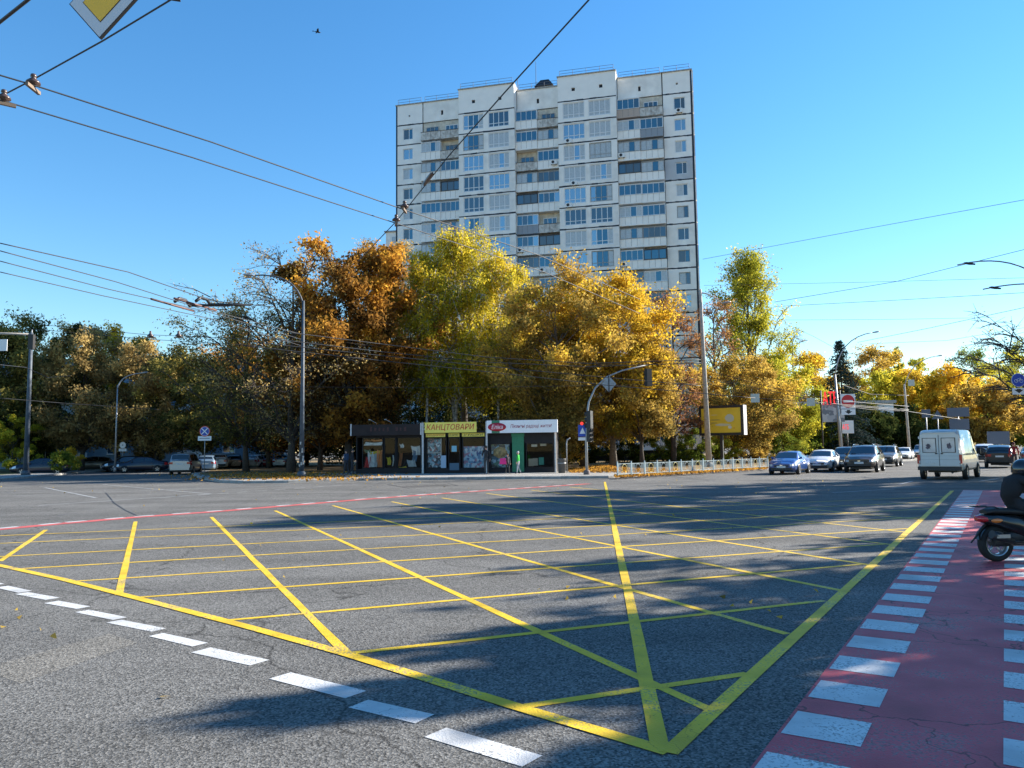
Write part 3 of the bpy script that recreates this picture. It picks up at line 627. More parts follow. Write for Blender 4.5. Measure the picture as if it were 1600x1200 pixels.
x, y = place(910, 67); tree('maple_tree', 'dense golden brown tree behind the traffic signal arm', x, y, H=15.2, R=5.2, zb=2.2, shape='broad', leafm=BROWNY, leaves=26000, leaf=.21, seed=13, tone_top=.3)
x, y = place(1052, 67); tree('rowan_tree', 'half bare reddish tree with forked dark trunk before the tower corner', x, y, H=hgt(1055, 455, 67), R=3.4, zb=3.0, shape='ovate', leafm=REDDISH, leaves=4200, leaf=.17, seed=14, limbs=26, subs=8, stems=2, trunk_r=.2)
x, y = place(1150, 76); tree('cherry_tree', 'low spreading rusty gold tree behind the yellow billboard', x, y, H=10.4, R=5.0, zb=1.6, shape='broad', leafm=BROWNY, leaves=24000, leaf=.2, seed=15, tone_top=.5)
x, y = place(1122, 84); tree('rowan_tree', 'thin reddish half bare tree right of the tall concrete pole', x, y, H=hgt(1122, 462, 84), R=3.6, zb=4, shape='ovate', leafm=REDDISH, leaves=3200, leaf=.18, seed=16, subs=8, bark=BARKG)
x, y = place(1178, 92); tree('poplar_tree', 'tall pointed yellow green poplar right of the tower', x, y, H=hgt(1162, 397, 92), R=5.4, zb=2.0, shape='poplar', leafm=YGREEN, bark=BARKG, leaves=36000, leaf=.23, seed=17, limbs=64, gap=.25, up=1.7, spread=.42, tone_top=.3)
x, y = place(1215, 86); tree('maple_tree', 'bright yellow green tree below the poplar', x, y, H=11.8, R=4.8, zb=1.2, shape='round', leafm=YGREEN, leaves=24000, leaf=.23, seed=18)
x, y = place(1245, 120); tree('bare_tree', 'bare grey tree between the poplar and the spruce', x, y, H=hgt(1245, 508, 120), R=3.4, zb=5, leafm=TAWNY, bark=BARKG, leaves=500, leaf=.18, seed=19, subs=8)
# --- right hand street
x, y = place(1320, 98); 
def spruce(label, x, y, H, R, seed):
    rr = random.Random(seed); rs = np.random.RandomState(seed); b = MB(); b.tube([(0, 0, 0), (0, 0, H*.97)], [.22, .02], 7); cs = []
    n = int(H*2.2)
    for i in range(n):
        t = i/n; z = .6+(H-.8)*t; L_ = R*(1-t)**.85*rr.uniform(.8, 1.1)+.15
        for j in range(9):
            ph = rr.uniform(0, 6.28); e = Vector((math.cos(ph)*L_, math.sin(ph)*L_, z-L_*.28+rr.uniform(-.15, .15))); md = e*.5+Vector((0, 0, z*.5+.0)); md.z = z-.05*L_
            b.tube([(0, 0, z), md, e], [.025, .016, .005], 3, cap=False)
            k = int(14+46*L_/R)
            q = rs.uniform(.15, 1.05, k)[:, None]; p0 = np.array((0, 0, z)); p1 = np.array(md); p2 = np.array(e)
            c = (1-q)**2*p0+2*q*(1-q)*p1+q*q*p2+rs.normal(size=(k, 3))*np.array([.13, .13, .10])*(.6+q*.6); cs.append(c)
    C_ = np.concatenate(cs); o = thing('spruce_tree', label, 'tree', (x, y, .1)); b.build('trunk', BARK, o)
    tone = .45+rs.normal(size=len(C_))*.2; link('crown', leaf_mesh('crown', C_, .30, tone, SPRUCE, rs, .35, droop=.4), o); return o
spruce('dark blue green spruce beside the red store sign', x, y, hgt(1318, 528, 98), 4.6, 20)
FAR = [  # px, depth, top y, radius, zb, leaf, leaves, shape, label, kind
    (1272, 128, 552, 4.4, 2, YELLOW, 12000, 'round', 'golden round tree left of the blue spruce'),
    (1372, 150, 548, 7.0, 2, BROWNY, 16000, 'round', 'brown gold tree right behind the blue spruce'),
    (1392, 125, 582, 5.6, .8, YGREEN, 20000, 'round', 'yellow willow drooping right of the spruce'),
    (1404, 190, 541, 3.0, 8, YGREEN, 7000, 'poplar', 'slim pale poplar top behind the willow'),
    (1441, 200, 556, 3.6, 8, YGREEN, 7000, 'round', 'pale rounded treetop behind the orange maple'),
    (1468, 118, 580, 5.2, 1.8, YELLOW, 17000, 'broad', 'orange gold maple above the white van'),
    (1430, 140, 600, 5.2, 1.5, BROWNY, 14000, 'broad', 'dull brown tree behind the street lamp of the far pavement'),
    (1515, 135, 600, 4.6, 1.5, GREEN, 14000, 'round', 'mid green tree behind the backs of the road signs'),
    (1545, 112, 602, 4.4, 2.0, BROWNY, 14000, 'broad', 'rusty gold tree over the white off-roader'),
    (1578, 124, 618, 5.0, 1.5, GREEN, 13000, 'broad', 'low green tree near the right picture edge'),
    (1555, 170, 545, 8.0, 4, GREEN, 17000, 'broad', 'tall green and yellow tree rising at the far right'),
    (1612, 150, 560, 8.0, 4, YGREEN, 14000, 'broad', 'tall yellow green tree cut by the right picture edge'),
    (1350, 108, 640, 4.0, .5, DKGREEN, 14000, 'round', 'dark evergreen mass at the foot of the spruce'),
    (1395, 112, 640, 4.4, .4, DKGREEN, 14000, 'round', 'dark green bushy tree below the yellow willow'),
    (1262, 100, 640, 3.2, .3, GREEN, 11000, 'round', 'green bushy tree behind the blue saloon'),
    (1285, 110, 668, 2.4, .3, TAWNY, 6000, 'round', 'brown bush left of the curved street lamp pole'),
    (1440, 128, 640, 3.8, .5, OLIVE, 9000, 'round', 'olive bush behind the white van roof'),
    (1490, 150, 640, 4.0, .5, GREEN, 9000, 'round', 'low green tree between the van and the sign backs'),
]
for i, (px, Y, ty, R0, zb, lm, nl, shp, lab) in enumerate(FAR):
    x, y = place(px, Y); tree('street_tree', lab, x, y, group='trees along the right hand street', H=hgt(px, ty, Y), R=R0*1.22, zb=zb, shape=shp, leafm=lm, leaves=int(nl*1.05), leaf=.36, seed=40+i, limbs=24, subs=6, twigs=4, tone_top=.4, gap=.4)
# --- left side of the picture
LEFT = [
    (22, 76, 500, 6.0, 2.0, OLIVE, 22000, 'ovate', 'dark olive tree at the left picture edge'),
    (-35, 74, 500, 5.5, 1.5, OLIVE, 14000, 'broad', 'dark tree cut off by the left picture edge'),
    (128, 76, 515, 5.2, 2.4, TAWNY, 22000, 'ovate', 'tawny tree with mistletoe balls left of the pale lamp post'),
    (185, 84, 515, 4.4, 4.0, YELLOW, 14000, 'round', 'golden topped tree behind the pale lamp post'),
    (245, 78, 545, 5.2, 2.0, TAWNY, 22000, 'broad', 'tan leaved tree over the left street mouth'),
    (318, 76, 545, 5.0, 2.0, OLIVE, 15000, 'broad', 'dark tree above the silver minivan'),
    (420, 78, 520, 6.2, 2.0, ORANGE, 16000, 'broad', 'dim brown tree shading the parked cars'),
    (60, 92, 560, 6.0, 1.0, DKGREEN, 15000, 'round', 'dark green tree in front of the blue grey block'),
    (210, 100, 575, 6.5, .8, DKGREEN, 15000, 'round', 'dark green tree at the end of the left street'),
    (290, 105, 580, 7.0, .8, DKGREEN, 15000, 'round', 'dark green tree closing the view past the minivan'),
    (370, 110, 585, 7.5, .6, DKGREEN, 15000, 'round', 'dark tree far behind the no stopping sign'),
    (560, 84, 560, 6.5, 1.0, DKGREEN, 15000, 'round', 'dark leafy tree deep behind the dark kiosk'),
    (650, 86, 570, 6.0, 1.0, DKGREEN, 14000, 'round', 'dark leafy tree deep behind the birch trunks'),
    (800, 84, 540, 6.5, 1.2, OLIVE, 17000, 'round', 'olive green tree behind the white kiosk'),
    (840, 78, 560, 5.0, 1.2, DKGREEN, 13000, 'round', 'dark green tree between birch and brown maple'),
    (480, 90, 570, 7.0, 1.0, DKGREEN, 14000, 'round', 'dark tree behind the pole with the posters'),
]
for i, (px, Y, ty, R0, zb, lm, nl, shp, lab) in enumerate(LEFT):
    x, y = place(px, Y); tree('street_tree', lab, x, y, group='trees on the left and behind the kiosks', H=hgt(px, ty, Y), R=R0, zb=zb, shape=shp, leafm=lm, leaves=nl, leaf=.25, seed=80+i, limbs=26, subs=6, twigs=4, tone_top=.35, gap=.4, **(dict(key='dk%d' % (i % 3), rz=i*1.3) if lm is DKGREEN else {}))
for px, py, Y in ((122, 512, 75), (112, 520, 75.5), (86, 535, 75)):   # mistletoe
    p = D(px, py, Y); rs = np.random.RandomState(px); c = rs.normal(size=(900, 3)); c = c/np.linalg.norm(c, axis=1)[:, None]*(rs.uniform(0, 1, (900, 1))**.4)*.5
    link('mistletoe', leaf_mesh('mistletoe', c, .13, .4+rs.normal(size=900)*.15, DKGREEN, rs, .4), None, 'round dark mistletoe ball high in the tawny tree, %s' % {122: 'topmost of three', 112: 'the middle one of three', 86: 'lowest and leftmost of three'}[px], 'mistletoe', 'mistletoe balls in the tawny tree', loc=p)
# --- shrubs
def shrub(label, px, Y, H, R, lm, n, seed, leaf=.14):
    x, y = place(px, Y); wm, l_ = tree_meshes(H, R, .15, 'round', lm, BARK, n, leaf, seed, limbs=14, subs=4, twigs=4, trunk_r=.04, gap=.5)
    o = thing('shrub', label, 'shrub', (x, y, .13), 0, 'shrubs under the trees'); link('stem', wm, o); link('foliage', l_, o)
for i, a in enumerate([('sunlit yellow green shrub beside the dark blue pole', 20, 70, 5.0, 1.9, YGREEN, 7000), ('yellow leaved shrub right of the dark saloon at far left', 105, 70, 2.2, 1.1, YELLOW, 3000), ('grey green shrub behind the dark saloon at far left', 98, 68, 1.7, 1.3, GREEN, 3500),
                       ('clipped round brown bush behind the two dark cars', 232, 82, 3.0, 1.7, TAWNY, 4500), ('green shrub by the feet of the forked tree', 1035, 70, 3.2, 1.9, GREEN, 5000), ('leafy green shrub left of the yellow billboard', 1082, 68, 3.0, 1.8, GREEN, 5000),
                       ('dark shrub behind the traffic signal pole', 905, 71, 2.2, 2.2, DKGREEN, 4500), ('dark low shrub between two maple trunks', 975, 72, 2.4, 2.2, DKGREEN, 4500), ('yellow green shrub under the billboard', 1128, 72, 2.8, 1.6, YGREEN, 4000), ('bright green shrub behind the blue saloon roof', 1222, 78, 3.4, 2.4, GREEN, 6000),
                       ('rust coloured shrub right of the billboard', 1180, 74, 3.6, 2.0, BROWNY, 5000)]):
    shrub(*a[:6], a[6], 130+i)
# --- trees on the right pavement, beside and behind the camera, whose shadows cross the junction
for i, (x, y, H, R0, zb, nl, lab) in enumerate([(15.5, 9.9, 7.2, 3.2, 1.8, 17000, 'street tree right of the scooter, out of frame, shading the near asphalt'), (21.0, 16.0, 9.5, 3.4, 3.4, 2600, 'half bare street tree beyond the scooter, out of frame'), (26.5, 27.2, 12, 3.8, 2.6, 10000, 'street tree shading the right half of the junction, out of frame'),
                                            (31.5, 33.5, 18.5, 3.6, 2.6, 15000, 'tall dense street tree casting the nearer long shadow, out of frame'), (37.0, 41.0, 18.5, 3.8, 2.6, 15000, 'tall dense street tree casting the farther long shadow, out of frame')]):
    tree('street_tree', lab, x, y, group='trees on the right pavement', H=H, R=R0, zb=zb, shape='broad', leafm=BROWNY, leaves=nl, leaf=.36, seed=160+i, limbs=26, subs=7, twigs=5, gap=.6)
# bare crown reaching in at the right edge
x, y = place(1665, 40); tree('bare_tree', 'bare dark branches reaching in at the right edge below the lamp arms', x, y, H=hgt(1600, 478, 40), R=4.4, zb=3.5, shape='broad', leafm=OLIVE, leaves=500, leaf=.12, seed=171, limbs=24, subs=9, twigs=6, trunk_r=.2)
# ================================================================== KIOSKS
KDARK = mat('kiosk_dark_cladding', (.016, .014, .016), .8, var=.3, scale=3)
KBROWN = mat('kiosk_fascia_brown', (.030, .020, .019), .85, var=.3, scale=2)
KGLASS = mat('kiosk_glass', (.02, .025, .028), .05, 0, spec=.9)
def glass_mat():
    M = bpy.data.materials.new('shop_glass'); M.use_nodes = True; n = M.node_tree.nodes; L = M.node_tree.links; n.clear()
    t = n.new('ShaderNodeBsdfTransparent'); t.inputs[0].default_value = (.82, .86, .86, 1); g = n.new('ShaderNodeBsdfGlossy'); g.inputs['Roughness'].default_value = .02
    f = n.new('ShaderNodeFresnel'); f.inputs[0].default_value = 1.28; mx = n.new('ShaderNodeMixShader'); o = n.new('ShaderNodeOutputMaterial')
    L.new(f.outputs[0], mx.inputs[0]); L.new(t.outputs[0], mx.inputs[1]); L.new(g.outputs[0], mx.inputs[2]); L.new(mx.outputs[0], o.inputs[0]); return M
SHOPGLASS = glass_mat()
YSIGN = mat('yellow_sign', (1.0, .80, .14), .5, var=.06); REDTXT = mat('red_lettering', (.62, .015, .02), .5); BLKTXT = mat('black_lettering', (.02, .02, .02), .5)
WSIGN = mat('white_sign', (.90, .89, .90), .45, var=.05); SGREEN = mat('shop_green', (.02, .20, .10), .5, var=.15); SRED = mat('logo_red', (.55, .02, .04), .45)
PILLAR = mat('kiosk_pillar', (.62, .60, .58), .6, var=.2)
CLUT1 = mat_clutter('goods_stationery', [(.05, .10, .16), (.42, .56, .66), (.14, .30, .42), (.70, .76, .80), (.04, .05, .08), (.30, .16, .18), (.18, .36, .42)], 7)
CLUT2 = mat_clutter('goods_toys_poster', [(.14, .30, .50), (.45, .62, .78), (.08, .14, .32), (.62, .70, .78), (.22, .42, .56), (.45, .22, .32)], 6.5)
CLUT3 = mat_clutter('goods_food_poster', [(.06, .15, .22), (.40, .58, .70), (.12, .24, .18), (.30, .46, .54), (.03, .05, .06)], 5.5)
kA, kB = G(556, 740.5, .13), G(868, 738.0, .13)
kd_ = (kB-kA).to_2d(); KW = kd_.length; KROT = math.atan2(kd_.y, kd_.x); kd_.normalize()
def kpos(px): return (px-556)/312*KW
KH = 3.45
def kiosk(label, x0, x1):
    o = thing('kiosk', label, 'kiosk', (kA.x+kd_.x*x0, kA.y+kd_.y*x0, .13), KROT); w_ = x1-x0
    b = MB(); b.b2(0, w_, 2.9, 3.0, 0, 2.72); b.b2(0, .08, .02, 2.9, 0, 2.72); b.b2(w_-.08, w_, .02, 2.9, 0, 2.72); b.build('wall', KDARK, o)
    b = MB(); b.b2(.08, w_-.08, .02, 2.9, 0, .1); b.build('floor', KDARK, o)
    b = MB(); b.b2(-.02, w_+.02, -.25, 3.05, 2.721, 2.84); b.build('roof', KDARK, o)
    b = MB(); b.b2(.081, w_-.081, 0, .12, .0, .34); b.b2(.081, w_-.081, 0, .12, 2.50, 2.72); b.build('plinth', KDARK, o)
    return o, w_
def shopwin(o, x0, x1, z0=.34, z1=2.5, name='window'):
    f = MB(); bw = .06; f.b2(x0, x0+bw, -.02, .1, z0, z1); f.b2(x1-bw, x1, -.02, .1, z0, z1); f.b2(x0+bw, x1-bw, -.02, .1, z1-bw, z1); f.b2(x0+bw, x1-bw, -.02, .1, z0, z0+bw); fo = f.build(name, KDARK, o)
    p = MB(); p.add([(x0+bw, .03, z0+bw), (x1-bw, .03, z0+bw), (x1-bw, .03, z1-bw), (x0+bw, .03, z1-bw)], [(0, 1, 2, 3)]); p.build('pane', SHOPGLASS, fo); return fo
# -- dark kiosk
o, w_ = kiosk('dark brown kiosk on the left with clothes hung behind its glass', 0, kpos(664))
b = MB(); b.b2(-.25, w_-.02, -.42, -.26, 2.62, KH-.08); b.build('fascia', KBROWN, o)
for i in range(9):
    if i != 5: b = MB(); xx = w_*.24+i*.3; b.b2(xx, xx+rnd.uniform(.1, .2), -.427, -.4205, 2.88+rnd.uniform(0, .05), 3.12+rnd.uniform(0, .1)); b.build('faded_lettering', mat('faded_brown_lettering', (.075, .024, .022), .7, var=.5, scale=9), o)
for x in (-.26, w_-.1):
    b = MB(); b.b2(x, x+.09, -.45, -.425, 2.62, KH-.02); b.build('bracket', PILLAR, o)
for x in (1.6, 2.7):
    b = MB(); b.tube([(x, -.45, KH-.08), (x, -.5, KH+.02), (x-.32, -.75, KH+.22)], .018, 5); b.box((x-.35, -.78, KH+.24), (.12, .2, .06)); b.build('floodlight', GALV, o)
xs = [.55, 1.95, 2.95, w_-.12]
for a, c, nm in ((.45, 1.95, 'window'), (2.0, 2.85, 'door'), (2.9, w_-.15, 'window')): shopwin(o, a, c, name=nm)
def cloth(o, x0, x1, z0, z1, y, mt, sway=.06, name='garment'):
    n = 8; vs = []; s0 = rnd.uniform(0, 6)
    for j in range(7):
        q = j/6
        for i in range(n+1):
            u = i/n; vs.append((x0+(x1-x0)*u+(.06*math.sin(q*3+s0)), y+sway*math.sin(u*9+s0+q), z1+(z0-z1)*q-.07*math.sin(math.pi*u)*(1-q)))
    b = MB(); b.add(vs, [(j*(n+1)+i, j*(n+1)+i+1, (j+1)*(n+1)+i+1, (j+1)*(n+1)+i) for j in range(6) for i in range(n)], 0, True); b.build(name, mt, o)
cm = {k: mat('cloth_'+k, c, .9, var=.25, scale=5) for k, c in dict(red=(.72, .06, .06), orange=(.88, .30, .10), white=(.86, .86, .83), green=(.05, .25, .18), yellow=(.75, .55, .05), grey=(.55, .56, .56), rust=(.45, .16, .06), blue=(.15, .25, .36), black=(.03, .03, .03)).items()}
for a in [(.55, .95, .42, 1.2, 'red'), (.85, 1.3, .45, 1.55, 'white'), (1.2, 1.5, .45, 1.45, 'grey'), (1.48, 1.88, .45, 1.65, 'orange'), (.55, 1.85, 1.95, 2.2, 'white'), (.55, 1.2, 2.25, 2.4, 'rust'), (1.1, 1.8, 2.22, 2.38, 'orange'), (.6, 1.0, 1.45, 1.7, 'green'), (.75, 1.6, 1.35, 1.6, 'yellow'), (2.15, 2.4, .6, 1.15, 'yellow'), (2.5, 2.6, .5, 1.3, 'white'),
          (3.0, 3.25, .5, 1.45, 'rust'), (3.3, 3.6, .45, 1.0, 'black'), (3.05, 3.3, 1.75, 2.05, 'white'), (3.9, 4.5, 1.25, 1.9, 'white'), (3.95, 4.3, .8, 1.6, 'blue'), (3.65, 4.2, .45, .95, 'grey'), (2.95, 3.5, .38, .5, 'yellow')]:
    if a[1] < w_-.15: cloth(o, a[0], a[1], a[2], a[3], .35+rnd.uniform(-.2, -.1), cm[a[4]])
# -- stationery kiosk
x0 = kpos(667); o, w_ = kiosk('stationery kiosk with yellow sign in the middle of the row', x0, kpos(763))
b = MB(); b.b2(.06, w_-.62, -.36, -.27, 2.74, KH); b.build('sign_board', YSIGN, o); put_text('КАНЦТОВАРИ', .6, REDTXT, o, (w_/2-.29, -.368, 3.09), width=w_-.95, height=.47, shear=.18, bold=0., name='sign_lettering')
b = MB(); b.b2(-.14, -.02, -.4, -.26, 0, KH); b.build('pillar', PILLAR, o); b = MB(); b.b2(w_+.02, w_+.14, -.4, -.26, 0, KH); b.build('pillar', PILLAR, o)
for a, c, tx, mt in ((.06, 1.42, 'ПОДАРКИ', mat('orange_red_lettering', (.6, .12, .02), .5)), (1.65, 2.4, 'КСЕРОКС', BLKTXT), (2.58, w_-.12, 'ІГРАШКИ', BLKTXT)):
    b = MB(); b.b2(a, c, -.06, -.025, 2.46, 2.7); b.build('small_sign', YSIGN, o); put_text(tx, .2, mt, o, ((a+c)/2, -.066, 2.58), width=(c-a)*.86, height=.15, shear=.2)
shopwin(o, .06, 1.5, .3, 2.42); shopwin(o, 1.62, 2.45, .06, 2.42, 'door'); shopwin(o, 2.58, w_-.1, .3, 2.42)
b = MB(); b.b2(.14, 1.05, .12, .2, .4, 2.36); b.build('shelf_goods', CLUT1, o); b = MB(); b.b2(1.06, 1.12, .08, .2, .4, 2.36); b.b2(.14, 1.05, .07, .118, 1.36, 1.42); b.build('shelf_frame', PILLAR, o)
b = MB(); b.b2(1.1, 1.46, -.035, -.022, .36, 1.2); b.build('notice_board', mat('notice_blue_white', (.36, .46, .58), .6), o)
b = MB(); b.b2(1.85, 2.2, -.03, -.022, 1.45, 1.85); b.build('door_notice', mat('notice_turquoise', (.25, .50, .60), .6), o); b = MB(); b.b2(1.7, 2.36, -.03, -.021, .2, .68); b.build('door_panel', mat('door_panel_blue', (.08, .14, .2), .6), o)
b = MB(); b.b2(2.64, w_-.16, .12, .16, .36, 1.8); b.build('toy_poster', CLUT2, o)
# -- white kiosk
x0 = kpos(766); o, w_ = kiosk('food kiosk under a long white sign at the right of the row', x0, kpos(868))
b = MB(); b.b2(-.02, w_+.22, -.52, -.28, 2.66, 3.5); b.build('sign_board', WSIGN, o)
b = MB(); b.b2(.32, .86, -.527, -.521, 2.665, 3.495); b.build('sign_stripe', SGREEN, o)
b = MB(); b.lathe([(.001, 0), (.62, 0), (.62, .01), (.001, .01)], 28, 0, Matrix.Translation((.68, -.532, 3.06)) @ Matrix.Rotation(R_(90), 4, 'X') @ Matrix.Diagonal((1, .45, 1, 1))); b.build('logo', SRED, o)
put_text('Еліка', .3, WSIGN, o, (.70, -.548, 3.07), width=.78, height=.3, shear=.25, name='logo_lettering')
put_text('Пікантні радощі життя!', .3, mat('maroon_lettering', (.34, .02, .07), .5), o, (w_*.5+.72, -.527, 3.08), width=w_-1.75, height=.3, shear=.2, name='sign_lettering')
b = MB(); b.b2(w_-.02, w_+.08, -.3, -.2, 0, 2.66); b.build('pillar', PILLAR, o)
shopwin(o, .1, 1.5, .3, 1.98); shopwin(o, 2.55, w_-.1, .3, 1.98)
b = MB(); b.b2(.081, w_-.081, -.01, .11, 1.98, 2.5); b.build('upper_panel', KDARK, o)
b = MB(); b.b2(1.62, 2.42, -.04, .06, .06, 2.42); b.build('door', SGREEN, o); b = MB(); b.b2(1.58, 2.46, -.05, .06, 2.425, 2.64); b.build('door_lintel', SGREEN, o)
b = MB(); b.b2(.17, 1.44, .1, .14, .36, 1.9); b.build('food_poster', CLUT3, o)
b = MB(); b.lathe([(.001, 0), (.5, 0), (.5, .01), (.001, .01)], 7, 0, Matrix.Translation((.78, .098, 1.36)) @ Matrix.Rotation(R_(90), 4, 'X') @ Matrix.Diagonal((1, .82, 1, 1))); b.build('food_picture', mat('sausage_picture', (.75, .52, .26), .5, var=.6, scale=7), o)
for x, z, c in ((2.75, .42, (.45, .38, .28)), (3.05, .45, (.38, .33, .26)), (3.45, .5, (.05, .32, .25)), (3.0, 1.55, (.7, .68, .62)), (3.6, 1.6, (.65, .62, .55))):
    b = MB(); b.box((x+.1, .3, z+.25), (.34 if z < 1 else .4, .12, .5 if z < 1 else .16), 0, rnd.uniform(-.2, .2)); b.build('packet', mat('packet_%d' % int(x*100+z*7), c, .6, var=.2), o)
# litter bin
p = G(878, 739, .13); o = thing('litter_bin', 'grey litter bin at the right end of the kiosks', 'bin', p)
b = MB(); b.lathe([(.001, 0), (.23, 0), (.27, .85), (.29, .87), (.29, .92), (.24, .92), (.22, .3), (.001, .28)], 16); b.build('body', mat('bin_grey', (.10, .10, .10), .6, var=.3), o)
b = MB(); b.lathe([(.275, .6), (.285, .6), (.285, .66), (.275, .66)], 16); b.build('band', GALV, o)
p = G(886, 738.6, .13); b = MB(); b.tube([p, p+Vector((0, 0, 1.9)), p+Vector((.05, 0, 2.15)), p+Vector((.25, 0, 2.25))], .04, 7); b.build('bent_pipe', GALV, None, 'short bent grey pipe standing behind the litter bin', 'pipe')
# ================================================================== FENCE
fA, fB = G(965, 744.5, .13), G(1200, 731, .13); fd = (fB-fA).to_2d(); FL = fd.length
fo = thing('low_fence', 'low pale blue and yellow ornamental fence along the pavement', 'fence', fA, math.atan2(fd.y, fd.x), scale=(1, 1, .84))
FBLUE = mat('fence_pale_blue', (.30, .39, .42), .6, var=.2); FYEL = mat('fence_yellow', (.62, .55, .22), .6, var=.2)
ns = 14; sl = FL/ns
bp_ = MB(); bp_.b2(-.03, .03, -.03, .03, 0, .92); bp_.lathe([(.001, .99), (.03, .97), (.04, .94), (.03, .92)], 8); pmesh = bp_.mesh('post', FBLUE)
br = MB(); br.b2(.03, sl-.03, -.012, .012, .80, .83); rmesh = br.mesh('rail', FBLUE); br = MB(); br.b2(.03, sl-.03, -.012, .012, .12, .15); rmesh2 = br.mesh('rail', FBLUE)
bb = MB(); nb = 11
for i in range(nb):
    x = .1+(sl-.2)*i/(nb-1)
    if abs(x-sl/2) > .26: bb.b2(x-.009, x+.009, -.009, .009, .15, .80)
bmesh_ = bb.mesh('bars', FBLUE)
rg = MB(); rg.tube([(sl/2+.24*math.cos(a), 0, .475+.30*math.sin(a)) for a in [2*math.pi*i/18 for i in range(19)]], .014, 5, cap=False); ringm = [rg.mesh('ring', m_) for m_ in (FYEL, FBLUE)]
for i in range(ns+1):
    link('post', pmesh, fo, loc=(i*sl, 0, 0))
    if i < ns:
        link('rail', rmesh, fo, loc=(i*sl, 0, 0)); link('rail', rmesh2, fo, loc=(i*sl, 0, 0)); link('bars', bmesh_, fo, loc=(i*sl, 0, 0), kind='stuff'); link('ring', ringm[i % 2], fo, loc=(i*sl, 0, 0))
# ================================================================== BILLBOARD
p = G(1129, 727, .13); Y0 = p.y
bx0 = D(1092, 640, Y0); bx1 = D(1150, 634, Y0); z1 = D(1120, 634, Y0).z; z0 = D(1120, 680, Y0).z; bw = (bx1-bx0).x
o = thing('billboard', 'yellow advertising billboard on a dark post behind the fence', 'billboard', p, R_(-34)); bw *= 1.2
b = MB(); b.b2(-.12, .12, -.1, .1, 0, z0-.13); b.build('post', DARK, o)
hb = bw/2; zz0, zz1 = z0-.13, z1-.13
b = MB(); b.b2(-hb, hb, -.02, .8, zz0, zz1); b.build('case', DARK, o); b = MB(); b.b2(hb+.021, hb+.05, -.02, .8, zz0, zz1); b.build('side_panel', PILLAR, o)  # right face made pale: its sunlit look is put into the colour
fr = MB(); t_ = .2
fr.b2(-hb-.02, hb+.02, -.09, -.021, zz0-.02, zz0+t_); fr.b2(-hb-.02, hb+.02, -.09, -.021, zz1-t_, zz1+.02); fr.b2(-hb-.02, -hb+t_, -.09, -.021, zz0+t_, zz1-t_); fr.b2(hb-t_, hb+.02, -.09, -.021, zz0+t_, zz1-t_); fr.build('frame', DARK, o)
b = MB(); b.b2(-hb+t_, hb-t_, -.05, -.022, zz0+t_, zz1-t_); b.build('poster', mat('poster_yellow', (.80, .58, .04), .5, var=.08, scale=2), o)
hh = zz1-zz0
for x0_, x1_, q0_, q1_, c in ((-.5, -.1, .66, .71, (.75, .6, .2)), (-.52, .0, .5, .54, (.35, .28, .1)), (-.5, -.15, .4, .44, (.4, .3, .1)), (.15, .62, .42, .72, (.55, .60, .52)), (-.3, .5, .3, .4, (.62, .62, .45)), (.3, .5, .2, .32, (.7, .72, .65)), (-.74, -.5, .16, .26, (.7, .7, .6)), (-.74, -.55, .78, .86, (.72, .7, .6)), (.56, .62, .2, .26, (.7, .25, .05))):
    b = MB(); n_ = 10; pts = [((x0_+x1_)/2*hb+(x1_-x0_)/2*hb*math.cos(a)*rnd.uniform(.8, 1), zz0+hh*((q0_+q1_)/2+(q1_-q0_)/2*math.sin(a)*rnd.uniform(.7, 1))) for a in [2*math.pi*i/n_ for i in range(n_)]]
    b.add([(x, -.053, z) for x, z in pts], [tuple(range(n_))]); b.build('poster_print', mat('print_%d' % int(x0_*100+q0_*1000), c, .5), o)
# ================================================================== POLES, LAMPS, SIGNALS
def post_label(b, name, mt, o): return b.build(name, mt, o)
def lamp_head(o, p, d, mt=GALV, s=1.):
    """luminaire at p pointing along the horizontal direction d"""
    M = Matrix.Translation(p) @ Matrix.Rotation(math.atan2(d[1], d[0]), 4, 'Z') @ Matrix.Rotation(R_(-8), 4, 'Y')
    b = MB(); pr = [(0, .05, .05), (.15, .09, .06), (.35, .14, .08), (.6, .13, .07), (.72, .05, .03)]
    vs = []; n = 10
    for x, wy, hz in pr:
        for j in range(n): a = 2*math.pi*j/n; vs.append(M @ Vector((x*s, wy*math.cos(a)*s, hz*math.sin(a)*s)))
    b.add(vs, [(i*n+j, i*n+(j+1) % n, (i+1)*n+(j+1) % n, (i+1)*n+j) for i in range(len(pr)-1) for j in range(n)]+[tuple(range(n))[::-1], tuple(range((len(pr)-1)*n, len(pr)*n))], 0, True)
    b.build('lamp_head', mt, o)
